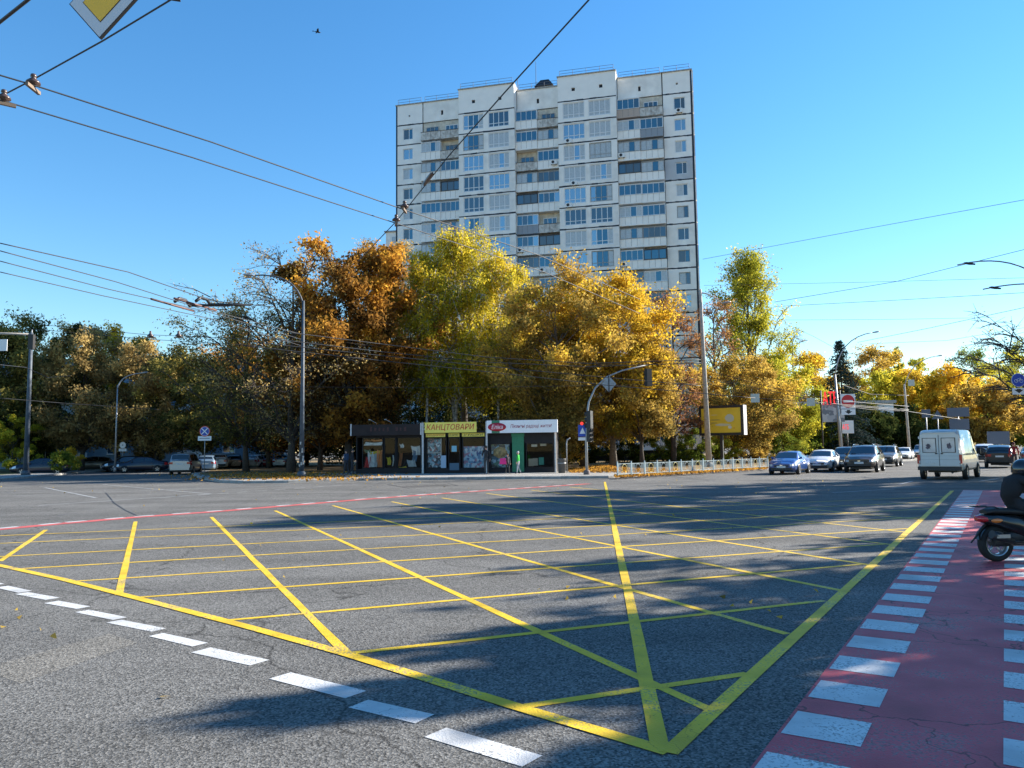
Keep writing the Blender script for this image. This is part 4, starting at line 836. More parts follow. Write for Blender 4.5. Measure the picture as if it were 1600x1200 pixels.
def pole(name, label, base_px, base_py, top_py, mt, r0, r1, arms=(), heads=True, zb=.13, cat='lamp post', depth=None, lean=0., collar=True):
    p = G(base_px, base_py, zb) if depth is None else D(base_px, 705, depth); p.z = zb
    H = D(base_px, top_py, p.y).z-zb
    o = thing(name, label, cat, p)
    b = MB(); b.tube([(0, 0, 0), (lean*.5, 0, H*.5), (lean, 0, H)], [r0, (r0+r1)/2, r1], 12); b.build('shaft', mt, o)
    if collar:
        b = MB(); b.lathe([(r0*1.02, 0), (r0*1.7, 0), (r0*1.6, .25), (r0*1.02, .35)], 12); b.build('base', mt, o)
    for (tx, ty, bend) in arms:            # arm tip given in the picture, at the pole's distance
        q = D(tx, ty, p.y)-p; s0 = Vector((lean, 0, H-.3)); mid = Vector((s0.x+(q.x-s0.x)*bend[0], 0, s0.z+(q.z-s0.z)*bend[1]))
        pts = [(1-t)**2*s0+2*t*(1-t)*mid+t*t*q for t in [i/8 for i in range(9)]]
        b = MB(); b.tube(pts, [.06-.02*i/8 for i in range(9)], 8); b.build('arm', mt, o)
        if heads: d = (pts[-1]-pts[-2]); lamp_head(o, pts[-1]-d.normalized()*.2, d, GALV)
    return o, p, H
PSHADE = mat('old_poster_paper', (.50, .48, .44), .8, var=.5, scale=9)
o, p, H = pole('lamp_post', 'blue grey street lamp with bent arm left of the dark kiosk, posters on it', 471, 745, 470, BLUEPOLE, .17, .08, arms=[(393, 431, (.15, 1.15))])
for i in range(9):
    b = MB(); a0 = rnd.uniform(3.6, 5.6); z_ = rnd.uniform(.5, 2.6); r_ = .197; hh = rnd.uniform(.15, .32)
    b.add([(r_*math.cos(a0+k*.16), r_*math.sin(a0+k*.16), z_+e*hh) for k in range(4) for e in (0, 1)], [(k*2, k*2+2, k*2+3, k*2+1) for k in range(3)]); b.build('poster', PSHADE, o)
o, p, H = pole('lamp_post', 'tall concrete pole standing in front of the yellow billboard', 1108, 729.5, 452, CONC, .24, .13, arms=[(1131, 476, (.35, -.1))], lean=-.25)
o, p, H = pole('lamp_post', 'curved grey street lamp beside the no entry sign', 1316, 722, 585, GALV, .17, .09, arms=[(1366, 519, (.1, .9))], lean=-.3)
o, p, H = pole('lamp_post', 'far concrete street lamp left of the white van', 1422, 716, 600, CONC, .18, .1, arms=[(1466, 556, (.2, .9))], lean=-.2)
o, p, H = pole('lamp_post', 'slim pale lamp post on the left pavement', 179.5, 737, 602, GALV, .085, .05, arms=[(222, 583, (.1, .95))])
o, p, H = pole('lamp_post', 'thin dark curved lamp post behind the silver minivan', 285, 739, 640, BLUEPOLE, .07, .05, arms=[(303, 612, (.05, .95))], depth=88)
o, p, H = pole('tram_pole', 'dark blue pole at far left carrying a signal arm', 40, 742, 520, BLUEPOLE, .2, .13, cat='pole')
q = D(-60, 519, p.y)-p; b = MB(); b.tube([(0, 0, H-.15), (q.x, 0, q.z)], [.10, .07], 8); b.build('signal_arm', CONC, o)
p2 = D(52, 516, p.y)-p; 
def signal_head(o, loc, face=-1, s=1., lit=None, name='signal_head', rz=0.):
    e = link(name, None, o, loc=loc, rz=rz)
    bb_ = MB(); bb_.b2(-.17*s, .17*s, -.12*s, .12*s, -.5*s, .5*s); x = bb_.build('housing', BLK, e)
    for i, z in enumerate((.32, 0, -.32)):
        m_ = MB(); M = Matrix.Translation((0, face*.12*s, z*s)) @ Matrix.Rotation(R_(90 if face < 0 else -90), 4, 'X'); m_.lathe([(.12*s, 0), (.13*s, .02), (.135*s, .16*s), (.125*s, .16*s), (.115*s, .012)], 14, 0, M); m_.build('visor', BLK, e)
        l_ = MB(); l_.lathe([(.001, .014), (.11*s, .01)], 12, 0, M); l_.build('lens', mat('lens_%d_%s' % (i, lit == i), [(.25, .01, .01), (.25, .13, .01), (.01, .16, .06)][i], .2, emit=([(1, .05, .03), (1, .6, .1), (.1, 1, .4)][i], 2.5) if lit == i else None, coat=.5), e)
    return e
signal_head(o, (p2.x-.1, 0, p2.z-.95), face=1, s=1.2)
b = MB(); b.tube([(p2.x-.1, 0, p2.z+.05), (p2.x-.1, 0, p2.z-.4)], .04, 6); b.build('hanger', GALV, o)
q = D(6, 540, p.y)-p; b = MB(); b.add([(q.x-.9, -.12, q.z-.75), (q.x-.2, -.12, q.z+.55), (q.x+.45, -.12, q.z+.55), (q.x+.05, -.12, q.z-.2)], [(0, 1, 2, 3)]); s_ = MB(); s_.b2(q.x-1.0, q.x+.35, -.14, -.10, q.z-.45, q.z+.5); s_.build('sign_plate', WHITE, o)
# signal mast in the middle
p = G(917, 741.5, .13); Yp = p.y; o = thing('traffic_signal', 'traffic signal mast with arched arm right of the kiosks', 'traffic light', p)
pts = [Vector((0, 0, 0))]+[D(x, y, Yp)-p for x, y in ((916, 690), (917, 650), (920, 628), (930, 606), (948, 589), (972, 579), (1012, 570))]
b = MB(); b.tube(pts, [.09, .075, .065, .06, .052, .048, .044, .04], 10); b.build('mast', GALV, o)
b = MB(); b.lathe([(.001, .30), (.13, .28), (.2, .18), (.2, 0)], 12); b.build('base', mat('mast_foot', (.16, .12, .11), .8, var=.3), o)
q = D(1013, 590, Yp)-p; signal_head(o, (q.x, -.02, q.z), face=1, s=1.05, rz=R_(25))
q = D(921, 656, Yp)-p; signal_head(o, (q.x, -.22, q.z), face=1, s=1.05, rz=R_(60))
q = D(920, 680, Yp)-p; signal_head(o, (q.x, -.22, q.z), face=-1, s=.8, lit=None, name='pedestrian_signal', rz=R_(55))
q = D(951, 600, Yp)-p; rr_ = .52; b = MB(); b.add([(q.x-rr_*.86, -.1, q.z), (q.x, -.1, q.z-rr_), (q.x+rr_*.86, -.1, q.z), (q.x, -.1, q.z+rr_), (q.x-rr_*.86, -.07, q.z), (q.x, -.07, q.z-rr_), (q.x+rr_*.86, -.07, q.z), (q.x, -.07, q.z+rr_)], [(0, 1, 2, 3), (7, 6, 5, 4), (0, 4, 5, 1), (1, 5, 6, 2), (2, 6, 7, 3), (3, 7, 4, 0)]); b.build('diamond_sign_back', GALV, o)
b = MB(); b.tube([(q.x, -.12, q.z-.5), (q.x, -.12, q.z+.5)], .03, 6); b.build('sign_bracket', DARK, o)
SBLUE = mat('sign_blue', (.02, .07, .42), .4); SREDS = mat('sign_red', (.60, .02, .03), .4); SWHITE = mat('sign_white', (.80, .80, .80), .45)
q = D(910, 673, Yp)-p; b = MB(); b.b2(q.x-.26, q.x+.26, -.05, -.02, q.z-.35, q.z+.35); b.build('crossing_sign', SBLUE, o)
b = MB(); b.add([(q.x-.17, -.055, q.z-.18), (q.x+.17, -.055, q.z-.18), (q.x, -.055, q.z+.2)], [(0, 1, 2)]); b.build('crossing_symbol', SWHITE, o)
b = MB(); b.b2(q.x-.26, q.x+.26, -.05, -.02, q.z-.58, q.z-.40); b.build('plate', SWHITE, o)
q = D(909, 663, Yp)-p; b = MB(); b.lathe([(.001, .02), (.1, 0)], 12, 0, Matrix.Translation((q.x, -.06, q.z+.05)) @ Matrix.Rotation(R_(90), 4, 'X')); b.build('red_light', mat('red_light_lit', (.5, .02, .02), .3, emit=((1, .05, .03), .5)), o)
# round and square signs on posts
def disc(b, c, r, mi=0, n=28, y=0., rz=0.):
    M = Matrix.Translation((c[0], y, c[1])) @ Matrix.Rotation(R_(90), 4, 'X'); return b.lathe([(.001, 0), (r, 0), (r, .012), (.001, .012)], n, mi, M, sm=False)
def bar(b, c, L_, w_, ang, y):
    M = Matrix.Translation((c[0], y, c[1])) @ Matrix.Rotation(ang, 4, 'Y'); b.add([M @ Vector((sx*L_/2, 0, sz*w_/2)) for sx, sz in ((-1, -1), (1, -1), (1, 1), (-1, 1))], [(0, 1, 2, 3)]); return b
def sign_post(label, px, py, disc_py, r, kind, plate_py=None, depth=None):
    p = G(px, py, .13) if depth is None else D(px, 705, depth); p.z = .13; z = D(px, disc_py, p.y).z-.13; o = thing('road_sign', label, 'sign', p)
    b = MB(); b.tube([(0, 0, 0), (0, 0, z+r)], .035, 8); b.build('post', GALV, o)
    b = MB(); disc(b, (0, z), r, y=-.05); b.build('sign_disc', {'nostop': SREDS, 'white': SWHITE}[kind], o)
    if kind == 'nostop':
        b = MB(); disc(b, (0, z), r*.86, y=-.068); b.build('sign_rim', SWHITE, o); b = MB(); disc(b, (0, z), r*.8, y=-.084); b.build('sign_field', SBLUE, o)
        b = MB(); bar(b, (0, z), r*1.6, r*.17, R_(45), -.102); b.build('sign_bar', SWHITE, o); b = MB(); bar(b, (0, z), r*1.6, r*.17, R_(-45), -.104); b.build('sign_bar', SWHITE, o)
    else:
        b = MB(); disc(b, (0, z), r*.2, y=-.068); b.build('sign_symbol', mat('sign_grey', (.3, .3, .32), .6), o)
    if plate_py: zp = D(px, plate_py, p.y).z-.13; b = MB(); b.b2(-r*1.25, r*1.25, -.06, -.04, zp-r*.42, zp+r*.42); b.build('plate', SWHITE, o); b = MB(); bar(b, (0, zp), r*1.9, r*.16, 0, -.064); b.build('plate_print', mat('plate_print', (.25, .27, .32), .6), o)
    return o
sign_post('blue no stopping sign with plate before the silver minivan', 319, 739.5, 674, .42, 'nostop', 685)
sign_post('small white round sign on a post above the dark saloon', 70, 735, 694.5, .28, 'white', 701.5)
sign_post('small white round sign right of the pale lamp post', 191, 735, 695.5, .30, 'white', 703)
# no entry sign hung on the curved lamp post
p = D(1325, 627, G(1316, 722, .13).y); o = thing('no_entry_sign', 'red no entry sign with arrow plate by the curved lamp', 'sign', p); o.scale = (11.5*p.y/FPX/.95,)*3
b = MB(); b.b2(-.95, .95, 0, .03, -.95, .95); b.build('backing', SWHITE, o); b = MB(); disc(b, (0, 0), .85, y=-.002); b.build('sign_disc', SREDS, o); b = MB(); b.b2(-.6, .6, -.03, -.018, -.14, .14); b.build('sign_bar', SWHITE, o)
b = MB(); b.b2(-.9, .9, 0, .03, -1.75, -1.02); b.build('plate', SWHITE, o); b = MB(); b.add([(-.5, -.004, -1.3), (0, -.004, -1.65), (.5, -.004, -1.3), (.2, -.004, -1.3), (.2, -.004, -1.12), (-.2, -.004, -1.12), (-.2, -.004, -1.3)], [(0, 1, 2, 3, 4, 5, 6)]); b.build('arrow', BLKTXT, o)
b = MB(); b.tube([(-1.2, .05, .6), (1, .05, .6)], .03, 6); b.build('bracket', GALV, o)
# blue cycle sign at the right edge
p = D(1591, 594, 24); o = thing('cycle_route_sign', 'round blue cycle sign with arrow plate hanging at the right edge', 'sign', p); o.scale = (.68,)*3
b = MB(); disc(b, (0, 0), .32, y=0); b.build('sign_disc', SWHITE, o); b = MB(); disc(b, (0, 0), .30, y=-.014); b.build('sign_field', SBLUE, o)
b = MB(); 
for sx in (-.12, .12): b.tube([(sx+.075*math.cos(a), -.032, -.04+.075*math.sin(a)) for a in [2*math.pi*i/14 for i in range(15)]], .009, 4, cap=False)
for a, c in (((-.12, -.04), (-.03, .07)), ((-.03, .07), (.09, .07)), ((.09, .07), (0, -.04)), ((0, -.04), (-.12, -.04)), ((.12, -.04), (.07, .12))): b.tube([(a[0], -.032, a[1]), (c[0], -.032, c[1])], .009, 4)
b.build('cycle_symbol', SWHITE, o)
b = MB(); b.b2(-.3, .3, 0, .015, -.66, -.36); b.build('plate', SWHITE, o); b = MB(); b.add([(-.22, -.004, -.44), (0, -.004, -.6), (.22, -.004, -.44), (.09, -.004, -.44), (.09, -.004, -.40), (-.09, -.004, -.40), (-.09, -.004, -.44)], [(0, 1, 2, 3, 4, 5, 6)]); b.build('arrow', BLKTXT, o)
b = MB(); b.tube([(.38, .03, .5), (.38, .03, -p.z/.68)], .045, 8); b.tube([(0, .03, 0), (.38, .03, 0)], .02, 6); b.build('post', GALV, o)
# twin lamp arms from a pole out of the frame at the right
pb = D(1660, 705, 30); pb.z = .13; o = thing('lamp_post', 'twin armed street lamp reaching in from the right edge', 'lamp post', pb); Hh = D(1660, 440, 30).z-.13
b = MB(); b.tube([(0, 0, 0), (0, 0, Hh)], [.16, .09], 10); b.build('shaft', GALV, o)
for tx, ty, cz in ((1496, 414, .55), (1536, 452, .35)):
    q = D(tx, ty, 30)-pb; s0 = Vector((0, 0, Hh-.2)); mid = Vector((q.x*.35, 0, q.z+cz)); b = MB(); b.tube([(1-t)**2*s0+2*t*(1-t)*mid+t*t*q for t in [i/10 for i in range(11)]], .028, 6); b.build('arm', GALV, o); lamp_head(o, q+Vector((.7, 0, .02)), (-1, 0, 0), DARK, .62)
# backs of road signs far down the street
for px, py, sw, sh, lab in ((1497, 644, .95, .44, 'grey back of a large rectangular sign, upper of two on one post'), (1499, 663, .85, .53, 'grey back of a large rectangular sign, lower of two on one post'), (1447, 646, .38, .4, 'narrow grey sign back left of the triangular one'), (1560, 684, .95, .62, 'wide grey billboard back behind the black off-roader')):
    c = D(px, py, 75); o = thing('sign_back', lab, 'sign', (c.x, 75, .0), R_(-20), 'sign backs down the street'); b = MB(); b.b2(-sw, sw, 0, .05, c.z-sh, c.z+sh); b.build('panel', mat('sign_back_grey', (.14, .155, .19), .6, .3, var=.1), o); b = MB(); b.tube([(0, .12, 0), (0, .12, c.z+sh)], .06, 7); b.build('post', GALV, o)
c = D(1465, 648, 75); o = thing('sign_back', 'dark triangular sign back left of the large rectangular ones', 'sign', (c.x, 75, 0), R_(-20), 'sign backs down the street'); b = MB(); b.add([(-.52, 0, c.z-.42), (.52, 0, c.z-.42), (0, 0, c.z+.45), (-.52, .04, c.z-.42), (.52, .04, c.z-.42), (0, .04, c.z+.45)], [(0, 1, 2), (5, 4, 3), (0, 3, 4, 1), (1, 4, 5, 2), (2, 5, 3, 0)]); b.build('panel', MATS['sign_back_grey'], o); b = MB(); b.tube([(0, .1, 0), (0, .1, c.z+.4)], .05, 7); b.build('post', GALV, o)
# pale plates hung on the span wires
for px, py, Yp, lab in ((1180, 622, 48, 'blank pale plate hung on wires above the fence end'), (1267, 628, 52, 'blank pale plate hung on wires left of the red store sign'), (1424, 598, 66, 'cream plate on the far street lamp')):
    c = D(px, py, Yp); o = thing('hanging_plate', lab, 'sign', c, 0, 'pale plates on the span wires'); b = MB(); b.b2(-.27, .27, 0, .03, -.27, .27); b.build('plate', mat('plate_cream', (.62, .60, .50), .6, var=.1), o); b = MB(); b.tube([(-.2, .015, .27), (-.2, .015, .6)], .01, 4); b.build('hanger', WIRE, o); b = MB(); b.tube([(.2, .015, .27), (.2, .015, .6)], .01, 4); b.build('hanger', WIRE, o)
# ================================================================== STORE with red sign
p = D(1240, 705, 112); o = thing('store', 'low white supermarket with a red lettered roof sign behind the trees', 'store', (p.x, 112, .1), R_(-8))
b = MB(); b.b2(-2, 14, 0, 12, 0, 7.6); b.build('wall', WHITE, o); b = MB(); b.b2(-2.3, 14.3, -.4, 12.3, 7.601, 8.0); b.build('roof', FRG, o)
for x in range(7): b = MB(); b.b2(-1.5+x*2.2, .2+x*2.2, -.04, -.01, .3, 3.2); b.build('window', GLASSCAR, o)
ATB = mat('store_red_glow', (.75, .02, .03), .4, emit=((1, .03, .05), .35))  # glow added to brighten the shaded letters; the sign is not backlit
p = D(1298, 622, 80); o = thing('store_sign', 'red letters АТБ over a chequered banner on a steel frame', 'sign', (p.x, 80, 0)); z = p.z
put_text('АТБ', 2., ATB, o, (-.1, -.1, z), width=1.55, height=1.35, depth=.06)
c = D(1302, 645, 80); b = MB(); b.b2(-.95, 1.35, 0, .08, c.z-.95, c.z+.9); b.build('banner', mat_clutter('banner_chequer', [(.16, .17, .19), (.36, .36, .37), (.24, .25, .27), (.46, .45, .44)], 2.6), o)
b = MB(); b.tube([(-1, .12, 0), (-1, .12, z+.8)], .09, 7); b.build('post', DARK, o); b = MB(); b.tube([(1, .12, 0), (1, .12, z+.8)], .09, 7); b.build('post', DARK, o)
p = D(1324, 667, 90); o = thing('store_sign', 'small white board with red letters right of the curved lamp', 'sign', (p.x, 90, 0)); b = MB(); b.b2(-.75, .75, 0, .1, p.z-.75, p.z+.75); b.build('board', SWHITE, o); put_text('АТБ', .7, ATB, o, (-.2, -.01, p.z), width=.75, height=.6); b = MB(); b.tube([(0, .15, 0), (0, .15, p.z)], .08, 7); b.build('post', DARK, o)
# ================================================================== VEHICLES
def lin(xs, ys, x): return float(np.interp(x, xs, ys))
class Shell:
    """car body surface from stations (x, half width, bottom, belt, top, half width at top)"""
    def __init__(s, st): s.st = sorted(st); s.x = [a[0] for a in s.st]; s.c = [[a[i] for a in s.st] for i in range(1, 6)]
    def ring(s, x):
        w_, zb, zs, zt, wt = [lin(s.x, c, x) for c in s.c]
        return [(0, zb), (w_*.88, zb), (w_*.985, zb+.12), (w_, zb+(zs-zb)*.55), (w_*.965, zs), (wt, zt-.045), (wt*.86, zt-.004), (0, zt+.018)]
    def pt(s, x, v, side=1, off=0.):
        r = s.ring(x); i = min(6, int(v)); q = v-i; a, b = r[i], r[i+1]; y = a[0]+(b[0]-a[0])*q; z = a[1]+(b[1]-a[1])*q
        if off:
            ty, tz = b[0]-a[0], b[1]-a[1]; L_ = math.hypot(ty, tz) or 1; y += tz/L_*off; z -= ty/L_*off
        return (x, side*y, z)
    def body(s, extra=18):
        xs = sorted(set(s.x) | set(np.linspace(s.x[0], s.x[-1], extra).round(3))); b = MB(); n = 14
        vs = []
        for x in xs:
            r = s.ring(x); full = [(-y, z) for y, z in r[::-1]][:-1]+[(y, z) for y, z in r]; vs += [(x, y, z) for y, z in full]
        n = 15
        fs = [(i*n+j, i*n+(j+1) % n, (i+1)*n+(j+1) % n, (i+1)*n+j) for i in range(len(xs)-1) for j in range(n-1)]
        b.add(vs, fs, 0, True); b.f.append(tuple(range(n))); b.m.append(0); b.smooth.append(False); b.f.append(tuple(range((len(xs)-1)*n, len(xs)*n))[::-1]); b.m.append(0); b.smooth.append(False)
        return b
    def patch(s, x0, x1, v0, v1, side, off=.008, nx=5, nv=3, x0b=None, x1b=None):
        """patch; x0b/x1b give the ends at v1 for slanted edges"""
        x0b = x0 if x0b is None else x0b; x1b = x1 if x1b is None else x1b; b = MB(); vs = []
        for j in range(nv+1):
            q = j/nv; v = v0+(v1-v0)*q
            for i in range(nx+1): u = i/nx; vs.append(s.pt((x0+(x0b-x0)*q)*(1-u)+(x1+(x1b-x1)*q)*u, min(v, 6.999), side, off))
        b.add(vs, [(j*(nx+1)+i, j*(nx+1)+i+1, (j+1)*(nx+1)+i+1, (j+1)*(nx+1)+i) for j in range(nv) for i in range(nx)], 0, True); return b
    def across(s, x0, x1, v0, off=.008, nx=5, nv=4):
        b = MB(); vs = []; m_ = 2*nv
        for i in range(nx+1):
            x = x0+(x1-x0)*i/nx
            for j in range(m_+1):
                q = j/nv; v = v0+(6.999-v0)*q if j <= nv else v0+(6.999-v0)*(2-q); p = s.pt(x, v, -1 if j <= nv else 1, 0); vs.append((p[0], p[1], p[2]+off))
        b.add(vs, [(i*(m_+1)+j, i*(m_+1)+j+1, (i+1)*(m_+1)+j+1, (i+1)*(m_+1)+j) for i in range(nx) for j in range(m_)], 0, True); return b
SEDAN = [(-2.25, .66, .42, .80, .90, .58), (-2.17, .78, .30, .88, .99, .66), (-1.8, .85, .22, .92, 1.05, .72), (-1.5, .86, .20, .93, 1.08, .72), (-.85, .87, .2, .93, 1.36, .60), (-.3, .87, .2, .93, 1.42, .60), (.2, .87, .2, .92, 1.41, .60), (.5, .87, .2, .91, 1.34, .61), (1.2, .86, .2, .89, .98, .72), (1.75, .84, .2, .82, .91, .68), (2.1, .78, .25, .70, .79, .60), (2.25, .64, .36, .60, .68, .52)]
HATCH = [(-2.05, .70, .42, .90, .98, .60), (-1.98, .80, .28, .95, 1.10, .66), (-1.75, .85, .22, .96, 1.36, .60), (-1.2, .87, .2, .96, 1.47, .62), (-.3, .88, .2, .95, 1.52, .63), (.25, .88, .2, .94, 1.49, .63), (.5, .88, .2, .94, 1.43, .63), (1.15, .87, .2, .92, 1.02, .74), (1.65, .85, .2, .86, .95, .70), (1.95, .78, .25, .74, .83, .6), (2.1, .64, .36, .62, .7, .5)]
SUV = [(-2.35, .76, .50, 1.00, 1.08, .66), (-2.27, .88, .36, 1.06, 1.20, .74), (-2.0, .92, .32, 1.08, 1.50, .68), (-1.4, .94, .30, 1.08, 1.64, .69), (-.3, .95, .30, 1.06, 1.69, .70), (.25, .95, .30, 1.05, 1.65, .70), (.5, .95, .30, 1.05, 1.58, .70), (1.2, .94, .30, 1.03, 1.14, .80), (1.8, .92, .30, .96, 1.06, .76), (2.2, .86, .36, .84, .95, .68), (2.35, .72, .48, .74, .82, .58)]
VAN = [(-2.75, .88, .55, 1.15, 2.20, .74), (-2.70, .93, .48, 1.16, 2.29, .78), (-2.4, .97, .42, 1.16, 2.36, .79), (.6, .97, .40, 1.16, 2.38, .79), (1.1, .97, .40, 1.16, 2.28, .78), (1.45, .96, .40, 1.16, 2.0, .80), (2.1, .95, .40, 1.14, 1.28, .80), (2.55, .88, .42, .95, 1.05, .70), (2.72, .72, .5, .8, .9, .6)]
MINIVAN = [(-2.2, .78, .45, 1.0, 1.08, .70), (-2.02, .86, .32, 1.02, 1.60, .66), (-1.6, .88, .25, 1.02, 1.68, .67), (-.2, .89, .24, 1.0, 1.72, .68), (.5, .89, .24, .98, 1.62, .68), (1.35, .88, .24, .96, 1.08, .76), (1.85, .85, .25, .86, .95, .70), (2.15, .74, .34, .7, .8, .56)]
CW = {'sedan': (SEDAN, 1.38, -1.32, .31), 'hatch': (HATCH, 1.28, -1.25, .31), 'suv': (SUV, 1.42, -1.38, .37), 'van': (VAN, 1.75, -1.75, .35), 'minivan': (MINIVAN, 1.35, -1.35, .32)}
_wm = {}
def wheel_meshes(r):
    if r in _wm: return _wm[r]
    M = Matrix.Rotation(R_(90), 4, 'X')
    t_ = MB(); t_.lathe([(r*.62, -.1), (r*.93, -.105), (r, -.07), (r, .07), (r*.93, .105), (r*.62, .1)], 26, 0, M)
    m_ = MB(); m_.lathe([(r*.62, .098), (r*.58, .085), (r*.56, .03), (r*.18, .045), (r*.16, .075), (.001, .08)], 20, 0, M); m_.lathe([(r*.62, -.098), (r*.58, -.085), (r*.56, -.03), (r*.18, -.045), (r*.16, -.075), (.001, -.08)], 20, 0, M)
    for i in range(5):
        for sg in (1, -1):
            A_ = Matrix.Rotation(2*math.pi*i/5, 4, 'Y'); m_.add([A_ @ Vector(v) for v in ((-.035, -sg*.085, r*.15), (.035, -sg*.085, r*.15), (.03, -sg*.09, r*.6), (-.03, -sg*.09, r*.6))], [(0, 1, 2, 3)])
    h_ = MB(); h_.lathe([(.001, 0), (r*.56, 0)], 18, 0, M)
    _wm[r] = (t_.mesh('tyre', RUBBER), m_.mesh('rim', RIM), h_.mesh('brake_disc', DARK)); return _wm[r]
def car(name, label, kind, paint, loc, heading, group=None, cat='car', s=1., glassm=GLASSCAR, roof_rails=False, lights=True):
    st, xf, xr, wr = CW[kind]; S = Shell(st); o = thing(name, label, cat, loc, heading, group); o.scale = (s, s, s)
    S.body().build('body', paint, o); x0, x1 = st[0][0], st[-1][0]
    wmax = max(a[1] for a in st)
    for x in (xf, xr):
        for sd in (1, -1):
            a = MB(); M = Matrix.Translation((x, sd*(wmax*.975), wr)) @ Matrix.Rotation(R_(-90*sd), 4, 'X'); a.lathe([(.001, .026), (wr*1.14, .03), (wr*1.17, .0), (wr*1.17, -.12)], 24, 0, M); a.build('wheel_arch', BLK, o)
            wh = link('wheel', None, o, loc=(x, sd*(wmax-.075), wr)); tm, rm, hm = wheel_meshes(wr); link('tyre', tm, wh); link('rim', rm, wh)
    und = MB(); und.b2(x0+.5, x1-.4, -wmax*.62, wmax*.62, .2 if kind != 'van' else .34, st[3][2]+.06); und.build('underbody', BLK, o)
    if kind != 'van':
        tops = [a for a in st if a[4]-a[3] > .3]; xa, xb = tops[0][0], tops[-1][0]
        i0 = [i for i, a in enumerate(st) if a is tops[0]][0]; xrb = st[i0-1][0]; i1 = [i for i, a in enumerate(st) if a is tops[-1]][0]; xfb = st[i1+1][0]
        S.across(xb+.05*(xfb-xb), xfb-.04, 5.35).build('windscreen', glassm, o); S.across(xrb+.05, xa-.04*(xa-xrb), 5.35).build('rear_window', glassm, o)
        mid = (xa+xb)/2-.05
        for sd in (1, -1):
            S.patch(mid+.05, xfb-.28, 4.10, 4.9, sd, x1b=xb+.0).build('side_window', glassm, o)
            S.patch(xa+.28*(xrb-xa) if kind in ('sedan',) else xa+.12, mid-.05, 4.10, 4.9, sd, x0b=xa+.05).build('side_window', glassm, o)
            for xd in (mid, xfb-.2, xa-.1): S.patch(xd-.008, xd+.008, 2.3, 4.0, sd, .004, 1, 4).build('door_seam', BLK, o)
            for xd in (mid+.18, xa+.05): p = S.pt(xd, 3.75, sd, .02); h = MB(); h.box(p, (.2, .03, .035)); h.build('door_handle', paint, o)
            p = S.pt(xfb-.42, 4.2, sd, .09); m_ = MB(); m_.ell(p, (.07, .1, .07)); m_.build('mirror', paint, o)
            S.patch(x0+.35, x1-.35, 1.2, 1.95, sd, .006, 6, 2).build('sill', BLK, o)
            b = S.patch(x1-.42, x1-.1, 3.25, 4.02, sd, .012, 4, 2); b.build('headlight', HEADL, o)
            S.patch(x0+.03, x0+.32, 3.2, 4.1, sd, .012, 4, 2).build('tail_light', REDLAMP, o)
        zb, zs, zt = st[-1][2], st[-1][3], st[-1][4]
        b = MB(); b.box((x1+.01, 0, zb+(zs-zb)*.72), (.04, st[-1][1]*1.35, (zs-zb)*.42)); b.build('grille', BLK, o); b = MB(); b.box((x1-.04, 0, zb-.0), (.16, st[-1][1]*1.9, .16)); b.build('front_bumper_intake', BLK, o); b = MB(); b.box((x1+.035, 0, zb+.12), (.02, .52, .12)); b.build('number_plate', PLATE, o)
        for sd in (1, -1): b = MB(); b.box((x1-.015, sd*st[-1][1]*.86, zs-.02), (.05, .26, .13), 0, sd*-.35); b.build('headlamp_lens', HEADL, o)
        b = MB(); b.box((x1+.033, 0, zs-.03), (.02, .16, .05)); b.build('bonnet_badge', CHROME, o)
        zb2, zs2 = st[0][2], st[0][3]; b = MB(); b.box((x0-.02, 0, zb2+.02), (.1, st[0][1]*1.85, .2)); b.build('rear_bumper', BLK if kind == 'suv' else paint, o); b = MB(); b.box((x0-.012, 0, zs2-.15), (.02, .52, .12)); b.build('number_plate', PLATE, o)
        for sd in (1, -1): b = MB(); b.box((x0-.01, sd*st[0][1]*.84, zs2-.08), (.05, .24, .16)); b.build('tail_lamp_lens', REDLAMP, o)
        if roof_rails:
            for sd in (1, -1): b = MB(); zz = max(a[4] for a in st); b.tube([(xa+.2, sd*.58, zz-.03), (xa+.35, sd*.58, zz+.05), (xb-.2, sd*.58, zz+.05), (xb-.02, sd*.58, zz-.04)], .02, 6); b.build('roof_rail', CHROME, o)
    return o
def paintm(name, c, metal=.25, rough=.3): return mat('paint_'+name, c, rough, metal, coat=.7)
HEAD_IN = math.atan2(-SD.y, -SD.x); HEAD_OUT = math.atan2(SD.y, SD.x)
def at_front(px, py, L_, lat=0.):
    g = G(px, py); return (g.x+SD.x*L_+SN.x*lat, g.y+SD.y*L_+SN.y*lat, .0)
car('blue_saloon', 'bright blue saloon first in the queue facing the junction', 'sedan', paintm('blue', (.018, .07, .26)), at_front(1221, 742, 2.2), HEAD_IN, 'cars waiting on the right hand street', s=.97)
car('white_saloon', 'white saloon just behind the bright blue one', 'sedan', paintm('white', (.72, .72, .72), 0), at_front(1272, 737.5, 2.2, .2), HEAD_IN, 'cars waiting on the right hand street')
car('black_car', 'black car half hidden behind the dark off-roader', 'hatch', paintm('black', (.012, .013, .016)), at_front(1318, 735.5, 2.2, -.1), HEAD_IN, 'cars waiting on the right hand street', s=1.05)
car('dark_suv', 'large dark brown off-roader leading the inner lane', 'suv', paintm('dark_brown', (.035, .028, .028)), at_front(1343, 738.5, 2.35), HEAD_IN, 'cars waiting on the right hand street', roof_rails=True)
car('grey_suv', 'grey off-roader directly behind the dark brown one', 'suv', paintm('grey', (.11, .12, .12)), at_front(1378, 730, 3.2), HEAD_IN, 'cars waiting on the right hand street', roof_rails=True, s=.97)
car('white_saloon', 'distant white saloon left of the van', 'sedan', paintm('white', (.72, .72, .72), 0), at_front(1410, 719.5, 2.2), HEAD_IN, 'cars waiting on the right hand street')
